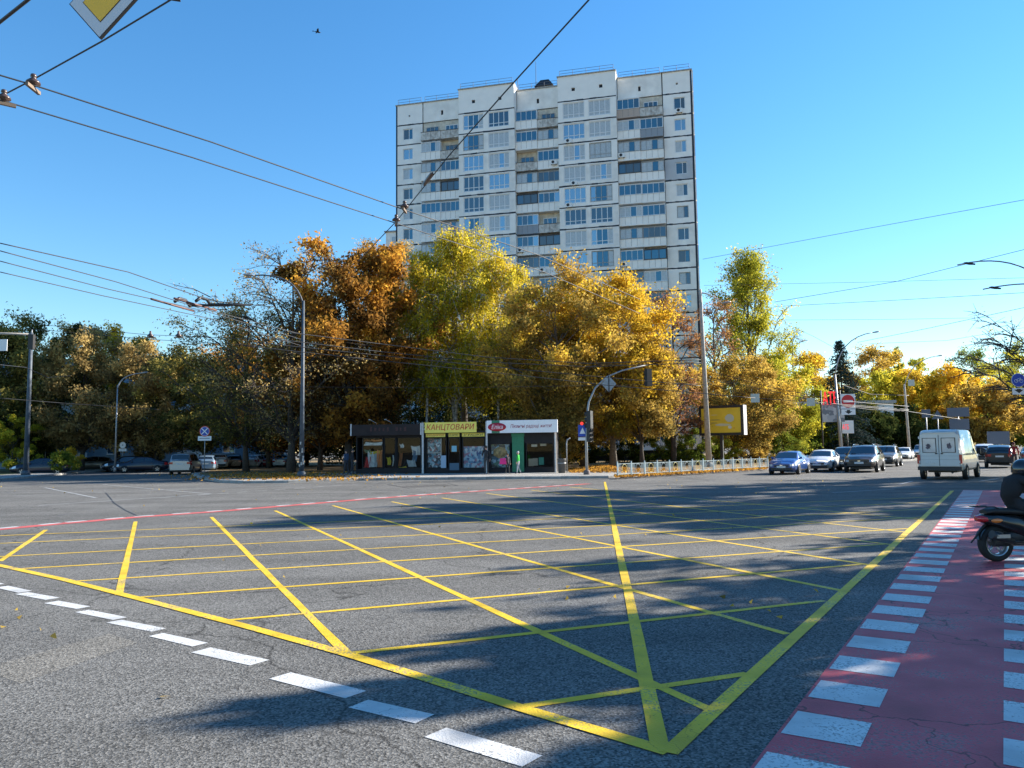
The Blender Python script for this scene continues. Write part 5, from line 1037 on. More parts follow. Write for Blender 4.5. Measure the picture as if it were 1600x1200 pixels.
car('silver_car', 'silver car half hidden by the left edge of the van', 'minivan', paintm('silver', (.42, .44, .46), .5), at_front(1438, 716.5, 2.4), HEAD_IN, 'cars waiting on the right hand street')
car('white_suv', 'white off-roader with a spare wheel driving away past the van', 'suv', paintm('white', (.72, .72, .72), 0), at_front(1527, 722.5, 3.0, .6), HEAD_OUT, 'cars driving away')
car('black_suv', 'black off-roader driving away beside the red jacketed person', 'suv', paintm('black', (.012, .013, .016)), at_front(1563, 731.5, 2.35, 0), HEAD_OUT, 'cars driving away', s=.95)
car('grey_car', 'dark car at the right edge behind the red jacketed person', 'sedan', paintm('grey', (.11, .12, .12)), at_front(1606, 727, 2.6, .4), HEAD_OUT, 'cars driving away')
# spare wheel on the white off-roader
so_ = [x_ for x_ in bpy.data.objects if x_.name.startswith('white_suv')][0]; b = MB(); b.lathe([(.001, .18), (.26, .18), (.35, .12), (.36, .0), (.001, .0)], 22, 0, Matrix.Translation((-2.33, .18, .98)) @ Matrix.Rotation(R_(-90), 4, 'Y')); b.build('spare_wheel', BLK, so_)
# left side
HL_IN = math.atan2(-lstreet.y, -lstreet.x); HL_OUT = HL_IN+math.pi
def at_c(px, py): g = G(px, py); return (g.x, g.y+.8, .0)
car('dark_saloon', 'dark blue saloon parked alone at far left', 'sedan', paintm('navy', (.012, .02, .04)), at_c(57, 742), R_(200), 'cars parked on the left')
car('dark_hatchback', 'dark hatchback, left of two close together in the left street', 'hatch', paintm('black', (.012, .013, .016)), at_c(190, 737.5), R_(215), 'cars parked on the left')
car('dark_saloon', 'dark blue saloon, right of two close together in the left street', 'sedan', paintm('navy', (.012, .02, .04)), at_c(214, 738.5), R_(205), 'cars parked on the left')
car('silver_minivan', 'silver minivan seen from behind at the no stopping sign', 'minivan', paintm('silver', (.42, .44, .46), .5), at_c(284, 741), HL_OUT-.12, 'cars parked on the left')
car('blue_hatchback', 'pale blue hatchback parked beyond the silver minivan', 'hatch', paintm('pale_blue', (.20, .30, .42)), at_c(318, 737), HL_OUT, 'cars parked on the left')
car('white_suv', 'white off-roader under the trees behind the no stopping sign', 'suv', paintm('white', (.72, .72, .72), 0), at_c(338, 734.5), HL_OUT, 'cars parked on the left')
car('dark_hatchback', 'dark hatchback under the trees right of the white off-roader', 'hatch', paintm('black', (.012, .013, .016)), at_c(362, 733), HL_OUT, 'cars parked on the left')
car('white_hatchback', 'white hatchback catching the sun between the tree trunks', 'hatch', paintm('white', (.72, .72, .72), 0), at_c(403, 731.5), HL_OUT-.5, 'cars parked on the left')
car('red_saloon', 'dark red saloon right of the sunlit white hatchback', 'sedan', paintm('red', (.25, .02, .03)), at_c(420, 731), HL_OUT-.3, 'cars parked on the left')
car('silver_saloon', 'silver saloon by the foot of the poster pole', 'sedan', paintm('silver', (.42, .44, .46), .5), at_c(442, 731), HL_OUT-.3, 'cars parked on the left')
car('silver_hatchback', 'grey hatchback parked right of the far left saloon', 'hatch', paintm('grey', (.11, .12, .12)), at_c(136, 735.5), R_(205), 'cars parked on the left')
# the van
VP = mat('van_white', (.66, .66, .64), .35, 0, var=.08, scale=1.5, coat=.5)
vg = G(1470, 750); vh = R_(90-38.5); vl = (vg.x+2.75*math.cos(vh), vg.y+2.75*math.sin(vh), 0); van = car('delivery_van', 'white delivery van seen from behind with dirty rear doors', 'van', VP, vl, vh, cat='van')
S = Shell(VAN); xr_ = -2.76
for sd in (1, -1):
    b = MB(); b.b2(xr_-.025, xr_, min(sd*.012, sd*.82), max(sd*.012, sd*.79), .66, 2.12); dr = b.build('rear_door', VP, van)
    b = MB(); ya, yb = sorted((sd*.10, sd*.70)); b.b2(xr_-.034, xr_-.026, ya, yb, 1.28, 1.98); b.build('window_seal', BLK, dr)
    b = MB(); b.b2(xr_-.040, xr_-.0345, ya+.035, yb-.035, 1.305, 1.955); b.build('pane', mat('van_pane', (.55, .58, .60), .12, 0, var=.2, scale=4, coat=.6), dr)
    b = MB(); n_ = 14; cy, cz = sd*.43, 1.62; pts = [(xr_-.043, cy+.13*math.cos(a)*rnd.uniform(.55, 1.15), cz-.03+.16*math.sin(a)*rnd.uniform(.6, 1.1)) for a in [2*math.pi*i/n_ for i in range(n_)]]; b.add(pts, [tuple(range(n_))]); b.build('window_sticker', mat('van_sticker', (.16, .11, .12), .5, var=.9, scale=9, dark=(.03, .03, .05)), dr)
    b = MB(); b.box((xr_-.035, sd*.12, 1.24), (.04, .1, .05)); b.build('handle', BLK, dr)
    for z in (.85, 1.35, 2.0): b = MB(); b.box((xr_-.02, sd*.83, z), (.05, .05, .12)); b.build('hinge', VP, dr)
    b = MB(); b.box((xr_-.0, sd*.88, .98), (.08, .13, .42)); b.build('tail_light', REDLAMP, van)
    S.patch(-2.3, .5, 3.95, 4.06, sd, .01, 6, 1).build('side_moulding', BLK, van); S.patch(.85, 1.75, 4.15, 4.8, sd, .008, x1b=1.38).build('side_window', GLASSCAR, van)
    for xd in (.72, -.55, 1.85): S.patch(xd-.01, xd+.01, 2.2, 4.9, sd, .004, 1, 5).build('door_seam', BLK, van)
    p = S.pt(1.75, 4.3, sd, .14); m_ = MB(); m_.box(p, (.1, .18, .3)); m_.build('mirror', BLK, van)
    S.patch(2.2, 2.5, 3.1, 4, sd, .012).build('headlight', HEADL, van)
S.across(1.5, 2.06, 5.3).build('windscreen', GLASSCAR, van)
b = MB(); b.b2(xr_-.03, xr_-.001, -.011, .011, .66, 2.12); b.build('door_gap', BLK, van)
for z in (.95, 1.12): b = MB(); b.b2(xr_-.029, xr_-.0255, -.8, .8, z, z+.012); b.build('door_crease', GALV, van)
b = MB(); b.b2(xr_-.14, xr_+.05, -.92, .92, .46, .63); b.build('rear_bumper', DARK, van); b = MB(); b.box((xr_-.035, .38, .83), (.02, .52, .12)); b.build('number_plate', PLATE, van)
b = MB(); b.tube([(xr_+.2, -.5, .36), (xr_-.06, -.5, .34)], .035, 8); b.build('exhaust', DARK, van); b = MB(); b.b2(xr_-.035, xr_+.1, -.7, .7, 2.2, 2.235); b.build('roof_gutter', VP, van)
# ================================================================== PEOPLE
def skin_body(verts, edges, rad, root=0, sub=1):
    me = bpy.data.meshes.new('body'); me.from_pydata(verts, edges, []); o = bpy.data.objects.new('body', me); COL.objects.link(o)
    md = o.modifiers.new('skin', 'SKIN'); md.use_smooth_shade = True; md.branch_smoothing = .6
    if not me.skin_vertices: 
        bm_ = bmesh.new(); bm_.from_mesh(me); bm_.verts.layers.skin.verify(); bm_.to_mesh(me); bm_.free()
    for i, v in enumerate(me.skin_vertices[0].data): v.radius = rad[i] if hasattr(rad[i], '__len__') else (rad[i], rad[i]); v.use_root = (i == root)
    s_ = o.modifiers.new('sub', 'SUBSURF'); s_.levels = sub; s_.render_levels = sub
    dg = bpy.context.evaluated_depsgraph_get(); dg.update(); m2 = bpy.data.meshes.new_from_object(o.evaluated_get(dg)); bpy.data.objects.remove(o); return m2
SKINM = mat('skin', (.50, .30, .22), .6)
def person(label, loc, rz, top, legs, hair=(.03, .02, .015), h=1.72, pose=None, hood=False, shoes=(.03, .03, .03), name='person', hairless=False, bulk=1.):
    """standing or walking figure facing +x; pose overrides joint positions"""
    J = dict(pel=(0, 0, .95), wai=(0, 0, 1.08), che=(.01, 0, 1.3), sho=(0, 0, 1.44), nec=(.01, 0, 1.50), hd0=(.025, 0, 1.58), hd1=(.03, 0, 1.66),
             hL=(0, .09, .92), hR=(0, -.09, .92), kL=(.06, .1, .50), kR=(-.02, -.1, .50), aL=(.10, .1, .09), aR=(-.16, -.1, .12), tL=(.26, .12, .04), tR=(.0, -.12, .04),
             sL=(0, .18, 1.42), sR=(0, -.18, 1.42), eL=(-.06, .25, 1.15), eR=(.0, -.25, 1.15), wL=(.05, .25, .92), wR=(.14, -.24, .95))
    if pose: J.update(pose)
    rad = dict(pel=(.15, .115), wai=(.14, .105), che=(.165, .12), sho=(.12, .09), nec=.055, hd0=(.078, .085), hd1=(.075, .088), hL=.095, hR=.095, kL=.062, kR=.062, aL=.045, aR=.045, tL=.04, tR=.04, sL=.068, sR=.068, eL=.05, eR=.05, wL=.034, wR=.034)
    for k_ in ('pel', 'wai', 'che', 'hL', 'hR', 'kL', 'kR'): rad[k_] = tuple(q*bulk for q in rad[k_]) if hasattr(rad[k_], '__len__') else rad[k_]*bulk
    E_ = [('pel', 'wai'), ('wai', 'che'), ('che', 'sho'), ('sho', 'nec'), ('nec', 'hd0'), ('hd0', 'hd1'), ('pel', 'hL'), ('pel', 'hR'), ('hL', 'kL'), ('hR', 'kR'), ('kL', 'aL'), ('kR', 'aR'), ('aL', 'tL'), ('aR', 'tR'), ('sho', 'sL'), ('sho', 'sR'), ('sL', 'eL'), ('sR', 'eR'), ('eL', 'wL'), ('eR', 'wR')]
    # hands: palm plus five fingers
    for s_ in 'LR':
        w_ = Vector(J['w'+s_]); e_ = Vector(J['e'+s_]); d = (w_-e_).normalized(); side = Vector((1, 0, 0))-d*d.x; side.normalize()
        pk = w_+d*.07; J['p'+s_] = tuple(pk); rad['p'+s_] = (.03, .022); E_.append(('w'+s_, 'p'+s_))
        for i, L_ in enumerate((.055, .075, .082, .075, .06)):
            b0 = pk+d*.02+side*(.028-.018*i) if i else pk-d*.03+side*.04
            b1 = b0+(d*L_ if i else (d*.04+side*.03)); n0 = 'f%s%d' % (s_, i); J[n0] = tuple(b0); J[n0+'t'] = tuple(b1); rad[n0] = .0095; rad[n0+'t'] = .0075; E_ += [('p'+s_, n0), (n0, n0+'t')]
    ks = list(J); ix = {k: i for i, k in enumerate(ks)}
    me = skin_body([J[k] for k in ks], [(ix[a], ix[b]) for a, b in E_], [rad[k] for k in ks])
    regs = {}
    for a, b in E_:
        r_ = 'top'
        if a[0] == 'f' or b[0] == 'f' or b[0] == 'p' and a[0] == 'w': r_ = 'skin'
        elif b in ('hd0', 'hd1'): r_ = 'skin'
        elif b[0] in 'k' or (a[0] == 'k') or b in ('hL', 'hR'): r_ = 'legs'
        elif b[0] == 't': r_ = 'shoes'
        regs[(a, b)] = r_
    mats_ = {'top': mat('clothes_'+'_'.join('%d' % int(c*100) for c in top), top, .85, var=.2, scale=9), 'legs': mat('clothes_'+'_'.join('%d' % int(c*100) for c in legs), legs, .85, var=.2, scale=9), 'skin': SKINM, 'shoes': mat('shoes_%d' % int(shoes[0]*100), shoes, .6)}
    order = ['top', 'legs', 'skin', 'shoes']
    for k in order: me.materials.append(mats_[k])
    segs = [(Vector(J[a]), Vector(J[b]), order.index(r_)) for (a, b), r_ in regs.items()]
    for p in me.polygons:
        c = p.center; best = (9, 0)
        for a, b, r_ in segs:
            ab = b-a; t_ = max(0, min(1, (c-a).dot(ab)/max(ab.length_squared, 1e-9))); d_ = (c-a-ab*t_).length
            if d_ < best[0]: best = (d_, r_)
        p.material_index = best[1]; p.use_smooth = True
    o = thing(name, label, 'person', loc, rz); o.scale = (h/1.75,)*3
    link('body', me, o)
    hd = Vector(J['hd1'])
    b = MB(); b.ell((hd.x-.012, hd.y, hd.z+.025), (.098, .086, .098), 0, 14, 9); 
    if not hairless: b.build('hair' if not hood else 'hood', mat('hair_%d_%d' % (int(hair[0]*1000), int(hair[1]*1000)), hair, .8), o)
    b = MB(); b.ell((hd.x+.088, hd.y, hd.z-.045), (.018, .014, .022), 0, 8, 6); b.build('nose', SKINM, o)
    for s_ in (1, -1): b = MB(); b.ell((hd.x+.08, hd.y+s_*.03, hd.z-.015), (.01, .012, .008), 0, 8, 5); b.build('eye', BLK, o); b = MB(); b.ell((hd.x-.005, hd.y+s_*.085, hd.z-.03), (.02, .012, .03), 0, 8, 5); b.build('ear', SKINM, o)
    return o
def gp(px, py, z=.13): return G(px, py, z)
person('person in dark clothes leaning by the pillar between two kiosks', gp(760, 740.5), R_(-100), (.03, .03, .035), (.05, .05, .055), h=1.8, pose=dict(kL=(.02, .09, .5), aL=(.0, .09, .08), tL=(.16, .11, .04), kR=(.02, -.09, .5), aR=(-.02, -.09, .08), tR=(.14, -.11, .04), wR=(.20, -.18, 1.12), eR=(-.02, -.26, 1.17)))
person('person in a bright green vest walking past the white kiosk', gp(810, 740.5), R_(170), (.05, .55, .06), (.30, .32, .36), hair=(.45, .45, .45), h=1.42)
ob = gp(793, 740.5); person('small person in dark clothes carrying a pink bag', ob, R_(-60), (.06, .06, .07), (.035, .035, .04), h=1.3)
o = thing('bag', 'bright pink bag held before the white kiosk window', 'bag', (ob.x-.28, ob.y-.15, .13)); b = MB(); b.add([(-.22, -.08, .62), (.22, -.08, .62), (.22, .08, .62), (-.22, .08, .62), (-.18, -.05, 1.0), (.18, -.05, 1.0), (.18, .05, 1.0), (-.18, .05, 1.0)], [(0, 1, 2, 3), (0, 4, 5, 1), (1, 5, 6, 2), (2, 6, 7, 3), (3, 7, 4, 0), (4, 7, 6, 5)]); b.build('pouch', mat('bag_pink', (.75, .03, .22), .7, var=.1), o)
b = MB(); b.tube([(.14*math.cos(a), 0, 1.0+.16*math.sin(a)) for a in [math.pi*i/8 for i in range(9)]], .012, 5); b.build('strap', BLK, o)
person('person in dark clothes standing at the left end of the dark kiosk', gp(550, 742), R_(20), (.02, .02, .025), (.03, .03, .035), h=1.72)
person('person in a dark blue jacket behind the left end of the kiosks', gp(541, 741), R_(150), (.05, .08, .14), (.04, .04, .05), h=1.66)
person('person in a red hooded jacket beside the black off-roader', G(1586, 733.5, 0), R_(60), (.28, .015, .02), (.05, .04, .045), hair=(.10, .015, .015), hood=True, h=1.74)
# ================================================================== SCOOTER AND RIDER
sp = G(1560, 878); sx = sp.x+.0; sy = sp.y+.04
scoot = thing('motor_scooter', 'black motor scooter waiting at the right edge of the picture', 'scooter', (sx, sy, 0), R_(6))
PBLK = mat('scooter_black', (.012, .012, .014), .25, .1, coat=.6)
def moto_wheel(x, r=.255, nm='rear_wheel'):
    wh = link(nm, None, scoot, loc=(x, 0, r)); M = Matrix.Rotation(R_(90), 4, 'X')
    t_ = MB(); t_.lathe([(r*.68, -.045), (r*.85, -.06), (r*.97, -.04), (r, 0), (r*.97, .04), (r*.85, .06), (r*.68, .045)], 30, 0, M); t_.build('tyre', RUBBER, wh)
    m_ = MB(); m_.lathe([(r*.68, -.046), (r*.60, -.04), (r*.58, 0), (r*.60, .04), (r*.68, .046)], 30, 0, M); m_.lathe([(.001, -.06), (.05, -.055), (.055, 0), (.05, .055), (.001, .06)], 14, 0, M)
    for i in range(5): a = 2*math.pi*i/5; m_.tube([(.04*math.cos(a), 0, .04*math.sin(a)), (r*.62*math.cos(a+.2), 0, r*.62*math.sin(a+.2))], .018, 6)
    m_.build('rim', RIM, wh); return wh
moto_wheel(0); moto_wheel(1.28, nm='front_wheel')
def loft(secs, mt, name, parent, n=14, cap=True):
    """secs: (x, z centre, half width, half height)"""
    b = MB(); vs = []
    for x, z, wy, hz in secs:
        for j in range(n):
            a = 2*math.pi*j/n; c_, s_ = math.cos(a), math.sin(a); vs.append((x, wy*math.copysign(abs(c_)**.7, c_), z+hz*math.copysign(abs(s_)**.7, s_)))
    b.add(vs, [(i*n+j, i*n+(j+1) % n, (i+1)*n+(j+1) % n, (i+1)*n+j) for i in range(len(secs)-1) for j in range(n)], 0, True)
    if cap: b.f += [tuple(range(n))[::-1], tuple(range((len(secs)-1)*n, len(secs)*n))]; b.m += [0, 0]; b.smooth += [False, False]
    return b.build(name, mt, parent)
loft([(-.24, .70, .04, .03), (-.18, .69, .09, .06), (0, .66, .13, .10), (.25, .60, .15, .15), (.5, .52, .15, .2), (.62, .42, .13, .16)], PBLK, 'tail_body', scoot)
loft([(-.16, .78, .08, .025), (-.05, .80, .12, .04), (.2, .79, .14, .045), (.45, .765, .14, .045), (.62, .74, .10, .035)], mat('seat_vinyl', (.015, .015, .016), .55), 'seat', scoot)
loft([(.5, .30, .14, .07), (.75, .27, .16, .05), (1.0, .28, .15, .06)], PBLK, 'footboard', scoot)
loft([(.96, .30, .14, .06), (1.02, .5, .20, .2), (1.0, .62, .2, .2), (1.1, .8, .16, .12)], PBLK, 'leg_shield', scoot)
loft([(.98, .98, .10, .05), (1.05, 1.0, .14, .09), (1.14, .98, .09, .06)], PBLK, 'handlebar_cowl', scoot)
b = MB(); b.tube([(1.02, -.34, 1.0), (1.05, -.1, 1.02), (1.05, .1, 1.02), (1.02, .34, 1.0)], .016, 8); b.build('handlebar', DARK, scoot)
b = MB(); b.tube([(1.06, 0, .95), (1.18, 0, .5), (1.28, 0, .255)], .03, 8); b.build('fork', DARK, scoot)
for sd in (1, -1): b = MB(); b.tube([(1.04, sd*.22, 1.02), (1.0, sd*.30, 1.2)], .007, 6); b.ell((.99, sd*.31, 1.24), (.012, .06, .045)); b.build('mirror', DARK, scoot)
loft([(1.02, .56, .06, .02), (1.15, .54, .07, .03), (1.3, .53, .07, .03), (1.45, .46, .05, .02)], PBLK, 'front_fender', scoot)
b = MB(); b.ell((1.17, 0, .84), (.05, .11, .08)); b.build('headlight', HEADL, scoot)
loft([(-.275, .685, .035, .02), (-.25, .69, .075, .045), (-.17, .685, .095, .05), (-.10, .675, .10, .04)], REDLAMP, 'tail_light', scoot)
for sd in (1, -1): b = MB(); b.ell((-.03, sd*.115, .665), (.10, .02, .032), M=None); b.build('indicator', ORLAMP, scoot)
b = MB(); b.tube([(-.06, 0, .55), (-.16, 0, .50), (-.3, 0, .34), (-.37, 0, .27)], [.02, .018, .012, .01], 6); b.build('mudguard', BLK, scoot)
pr = [(.275*math.cos(a), .275*math.sin(a)) for a in [R_(x) for x in range(60, 170, 12)]]; b = MB(); b.add([(x, y, z+.255) for x, z in pr for y in (-.06, .06)], [(i*2, i*2+1, i*2+3, i*2+2) for i in range(len(pr)-1)], 0, True); b.build('rear_fender', PBLK, scoot)
loft([(-.06, .27, .08, .06), (.12, .31, .10, .10), (.3, .36, .12, .15), (.55, .38, .12, .16)], DARK, 'engine', scoot)
b = MB(); b.tube([(.45, -.14, .26), (.2, -.15, .29), (.12, -.155, .30)], .022, 8); b.tube([(.14, -.155, .30), (-.18, -.17, .40)], [.05, .06], 12); b.build('exhaust', DARK, scoot); b = MB(); b.box((-.04, -.218, .375), (.2, .012, .05)); b.build('heat_shield', RIM, scoot)
b = MB(); b.tube([(.02, .12, .3), (.10, .13, .58)], .025, 8); b.build('shock_absorber', CHROME, scoot)
b = MB()
for y in (-.09, .09): b.tube([(.06, y, .81), (-.05, y, .855), (-.30, y*.9, .86)], .010, 6)
b.tube([(-.30, -.08, .86), (-.36, 0, .865), (-.30, .08, .86)], .010, 6); b.tube([(-.18, -.085, .86), (-.18, .085, .86)], .009, 6); b.build('luggage_rack', DARK, scoot)
for c_ in scoot.children:
    if c_.name.split('.')[0] in ('tail_body', 'seat', 'tail_light', 'indicator', 'luggage_rack', 'handlebar_cowl', 'handlebar', 'mirror'): c_.location.z = -.085
b = MB(); b.tube([(.55, -.1, .28), (.6, -.25, .02)], .012, 6); b.build('side_stand', DARK, scoot)
rider = person('person in black jacket and helmet sitting on the scooter', (sx+.03, sy, 0), R_(6), (.012, .012, .014), (.016, .017, .022), name='person', h=1.75, hairless=True,
    pose=dict(pel=(.30, 0, .80), wai=(.25, 0, .92), che=(.29, 0, 1.05), sho=(.37, 0, 1.15), nec=(.42, 0, 1.22), hd0=(.45, 0, 1.26), hd1=(.47, 0, 1.30), hL=(.36, .12, .77), hR=(.36, -.12, .77), kL=(.78, .2, .70), kR=(.76, -.24, .60), aL=(.76, .19, .37), aR=(.66, -.34, .12), tL=(.94, .2, .33), tR=(.82, -.36, .05), sL=(.35, .2, 1.13), sR=(.35, -.2, 1.13), eL=(.58, .29, .98), eR=(.58, -.29, .98), wL=(.84, .30, .95), wR=(.84, -.30, .95)), bulk=1.34)
b = MB(); M = Matrix.Translation((.46, 0, 1.285)); b.ell((0, 0, 0), (.155, .13, .15), 0, 20, 14, M); b.build('helmet', mat('helmet_black', (.012, .013, .015), .18, coat=.8), rider)
b = MB(); b.ell((.05, 0, -.005), (.118, .118, .07), 0, 18, 10, M); b.build('visor', GLASSCAR, rider)
# ================================================================== OVERHEAD WIRES
def wire(label, pts, r=.011, name='overhead_wire', sag=0., group='overhead wires', parent=None):
    P_ = [Vector(p) for p in pts]; out = []
    for i in range(len(P_)-1):
        n = 10
        for k in range(n+(i == len(P_)-2)): t = k/n; q = P_[i].lerp(P_[i+1], t); q.z -= sag*4*t*(1-t); out.append(q)
    b = MB(); b.tube(out, r, 5); return b.build(name, WIRE, parent, label, 'wire' if parent is None else None, group if parent is None else None)
W = lambda z, *ps: [G(x, y, z) for x, y in ps]
wire('upper of two trolley wires crossing from top left towards the tower', W(6.0, (-60, 100), (52, 133), (330, 222), (615, 322), (840, 398), (1000, 468)), .010)
wire('lower of two trolley wires crossing from top left towards the tower', W(6.0, (-60, 140), (6, 158), (300, 246), (610, 346), (850, 425), (1000, 490)), .010)
wire('span wire slanting down from the top centre across the tower', W(6.35, (960, -45), (920, 0), (790, 143), (700, 245), (620, 345), (560, 408)), .010)
wire('span wire rising to the right through the diamond sign', W(6.35, (-40, 172), (52, 124), (160, 64), (266, 0), (330, -40)), .010)
wire('thick cable across the extreme top left corner', W(6.6, (-10, 42), (48, -4)), .02)
for k, (lab, a) in enumerate([('topmost wire of the left bundle', [(0, 380), (200, 425), (330, 470), (430, 480)]), ('second wire of the left bundle', [(0, 392), (180, 440), (300, 478), (470, 522)]), ('third wire of the left bundle', [(0, 408), (170, 452), (320, 486), (470, 530)]), ('lowest wire of the left bundle', [(0, 425), (160, 462), (330, 498), (470, 540)])]):
    wire(lab+' converging on the bent armed lamp', W(5.9+.05*k, *a), .012)
for k, (lab, a) in enumerate([('upper trolley wire sweeping from the bent armed lamp to the concrete pole', [(440, 518), (600, 538), (760, 558), (920, 568), (1095, 562)]), ('second trolley wire sweeping from the bent armed lamp to the concrete pole', [(430, 530), (600, 550), (760, 566), (920, 573), (1095, 567)]), ('third trolley wire sweeping from the bent armed lamp past the signal mast', [(400, 535), (600, 556), (800, 576), (950, 590), (1095, 603)]), ('lowest trolley wire sweeping from the bent armed lamp past the signal mast', [(380, 540), (600, 564), (800, 585), (950, 602), (1180, 622)])]):
    Ys = [38, 42, 44, 45, 46]; wire(lab, [D(x, y, Y_) for (x, y), Y_ in zip(a, Ys)], .022)
for lab, a, r_ in [('wire running right from the concrete pole to the sloping street, topmost', [(1108, 580, 64), (1200, 604, 60), (1310, 626, 58), (1420, 635, 66)], .022), ('wire running right from the concrete pole, second from top', [(1108, 590, 64), (1200, 610, 60), (1310, 633, 58), (1420, 642, 66)], .022), ('wire running right from the concrete pole, lowest', [(1108, 600, 64), (1180, 622, 58), (1267, 628, 58), (1420, 640, 66)], .022),
                   ('horizontal wire from the curved lamp to the far street lamp', [(1312, 634, 62), (1360, 640, 64), (1420, 643, 66), (1500, 655, 74)], .024), ('wire sagging between the curved lamp and the far street lamp', [(1312, 600, 62), (1360, 616, 64), (1420, 618, 66)], .024),
                   ('thin wire across the trees at kiosk height', [(380, 604, 50), (700, 606, 50), (1090, 600, 50)], .012), ('long wire across the dark trees at far left', [(0, 622, 45), (100, 630, 48), (250, 640, 52)], .016), ('wire from the far left pole over the left trees, upper', [(50, 506, 60), (230, 523, 58), (400, 530, 50)], .018), ('wire from the far left pole over the left trees, lower', [(50, 514, 60), (230, 530, 58), (400, 540, 50)], .018),
                   ('pair of wires at far left below the signal arm', [(0, 570, 40), (40, 574, 48), (75, 590, 55), (110, 587, 60)], .02),
                   ('right side wire climbing steeply to the upper right edge', [(1098, 405, 55), (1350, 358, 48), (1640, 305, 40)], .014), ('right side wire climbing across the lamp arms', [(1210, 472, 55), (1400, 440, 50), (1640, 380, 40)], .016), ('nearly level right side wire below the climbing ones', [(1100, 446, 70), (1350, 441, 60), (1640, 433, 50)], .012), ('second level right side wire', [(1210, 479, 55), (1400, 469, 50), (1640, 455, 42)], .013), ('faint level wire right of the poplar', [(1225, 500, 60), (1400, 499, 60), (1560, 496, 60)], .012), ('right side wire rising from the curved lamp', [(1340, 535, 58), (1450, 513, 52), (1640, 472, 40)], .014), ('thin wire rising right from the curved lamp, lower', [(1360, 537, 58), (1480, 532, 52), (1600, 512, 45)], .010), ('thin wire from the poplar to the curved lamp', [(1225, 505, 70), (1270, 525, 66), (1312, 548, 62)], .012)]:
    wire(lab, [D(*q) for q in a], r_)
def insulator(px, py, z, lab, s=1.):
    p = G(px, py, z); o = thing('insulator', lab, 'insulator', p, rnd.uniform(0, 3), 'insulators on the wires'); b = MB(); b.lathe([(.012, .10), (.03, .09), (.035, .06), (.02, .05), (.075, .0), (.08, -.02), (.03, -.03), (.025, -.06), (.001, -.06)], 14, 0, Matrix.Scale(s, 4)); b.build('bell', mat('porcelain_brown', (.07, .045, .04), .3), o); b = MB(); b.b2(-.13*s, .13*s, -.018*s, .018*s, -.10*s, -.06*s); b.build('clamp', mat('clamp_bronze', (.18, .13, .09), .5, .5), o)
insulator(52, 128, 6.05, 'bell insulator below the diamond sign, right of two'); insulator(6, 152, 6.05, 'bell insulator at the left picture edge, left of two')
insulator(632, 322, 6.05, 'dark insulator in front of the tower left edge, upper'); insulator(619, 343, 6.05, 'dark insulator in front of the tower left edge, lower')
for px, py, Y_, lab in ((235, 523, 50, 'small insulator over the left trees, left of two'), (279, 523, 50, 'small insulator over the left trees, right of two')):
    p = D(px, py, Y_); o = thing('insulator', lab, 'insulator', p, 0, 'insulators on the wires'); b = MB(); b.lathe([(.03, .25), (.08, .2), (.06, .1), (.2, -.05), (.2, -.12), (.05, -.15), (.001, -.15)], 12); b.build('bell', MATS['porcelain_brown'], o); b = MB(); b.b2(-.3, .3, -.03, .03, -.22, -.15); b.build('clamp', MATS['clamp_bronze'], o)
# rod insulator in the span wire
a, c = G(676, 270, 6.35), G(662, 289, 6.35); b = MB(); b.tube([a, a.lerp(c, .15), a.lerp(c, .5), a.lerp(c, .85), c], [.015, .035, .04, .035, .015], 8); b.build('rod_insulator', MATS['porcelain_brown'], None, 'thick brown rod insulator on the span wire over the tower', 'insulator')
# trolley wire switch above the left trees
for (xa, ya), (xb, yb), (xi, yi), lab in (((236, 467), (303, 486), (285, 475), 'red brown trolley wire crossing piece, nearer of two'), ((272, 466), (338, 485), (318, 474), 'red brown trolley wire crossing piece, farther of two')):
    o = thing('wire_crossing', lab, 'wire fitting', G(xi, yi, 5.95), 0, 'trolley wire crossings'); o0 = G(xi, yi, 5.95); a, c = G(xa, ya, 5.95)-o0, G(xb, yb, 5.95)-o0
    b = MB(); b.tube([a, c], .03, 6); b.build('runner', mat('runner_red_brown', (.12, .06, .05), .6), o); d = (c-a).normalized()
    b = MB(); b.tube([d*-.35, d*-.15+Vector((0, 0, .14)), d*.15+Vector((0, 0, .14)), d*.35], .045, 6); b.build('bridge', DARK, o); b = MB(); b.tube([d*.3+Vector((0, 0, .02)), d*.3+Vector((1.1, .3, .05))], [.05, .03], 6); b.build('strain_rod', DARK, o)
# span wire from the crossing to the bent armed lamp
wire('short span wire from the trolley crossing to the bent armed lamp', [G(340, 473, 5.95), D(470, 465, 51)], .012)
# hanging priority sign at the top left
c = D(161, 2, 9.4); o = thing('priority_road_sign', 'yellow and white diamond priority sign hanging at the top left', 'sign', c, R_(-12)); o.rotation_euler = (0, R_(3), R_(-12))
def diamond(r, y0, y1, mt, nm):
    b = MB(); b.add([(-r, y0, 0), (0, y0, -r), (r, y0, 0), (0, y0, r), (-r, y1, 0), (0, y1, -r), (r, y1, 0), (0, y1, r)], [(0, 1, 2, 3), (7, 6, 5, 4), (0, 4, 5, 1), (1, 5, 6, 2), (2, 6, 7, 3), (3, 7, 4, 0)]); b.build(nm, mt, o)
diamond(.50, -.01, .03, BLK, 'sign_rim'); diamond(.482, -.014, -.0105, mat('sign_grey_white', (.55, .57, .60), .5), 'sign_field'); diamond(.29, -.018, -.0145, BLK, 'yellow_border'); diamond(.277, -.022, -.0185, mat('sign_yellow', (.85, .48, .02), .45), 'yellow_field')
b = MB(); b.tube([(0, .05, -.45), (0, .05, .9)], .02, 6); b.build('hanger', GALV, o)
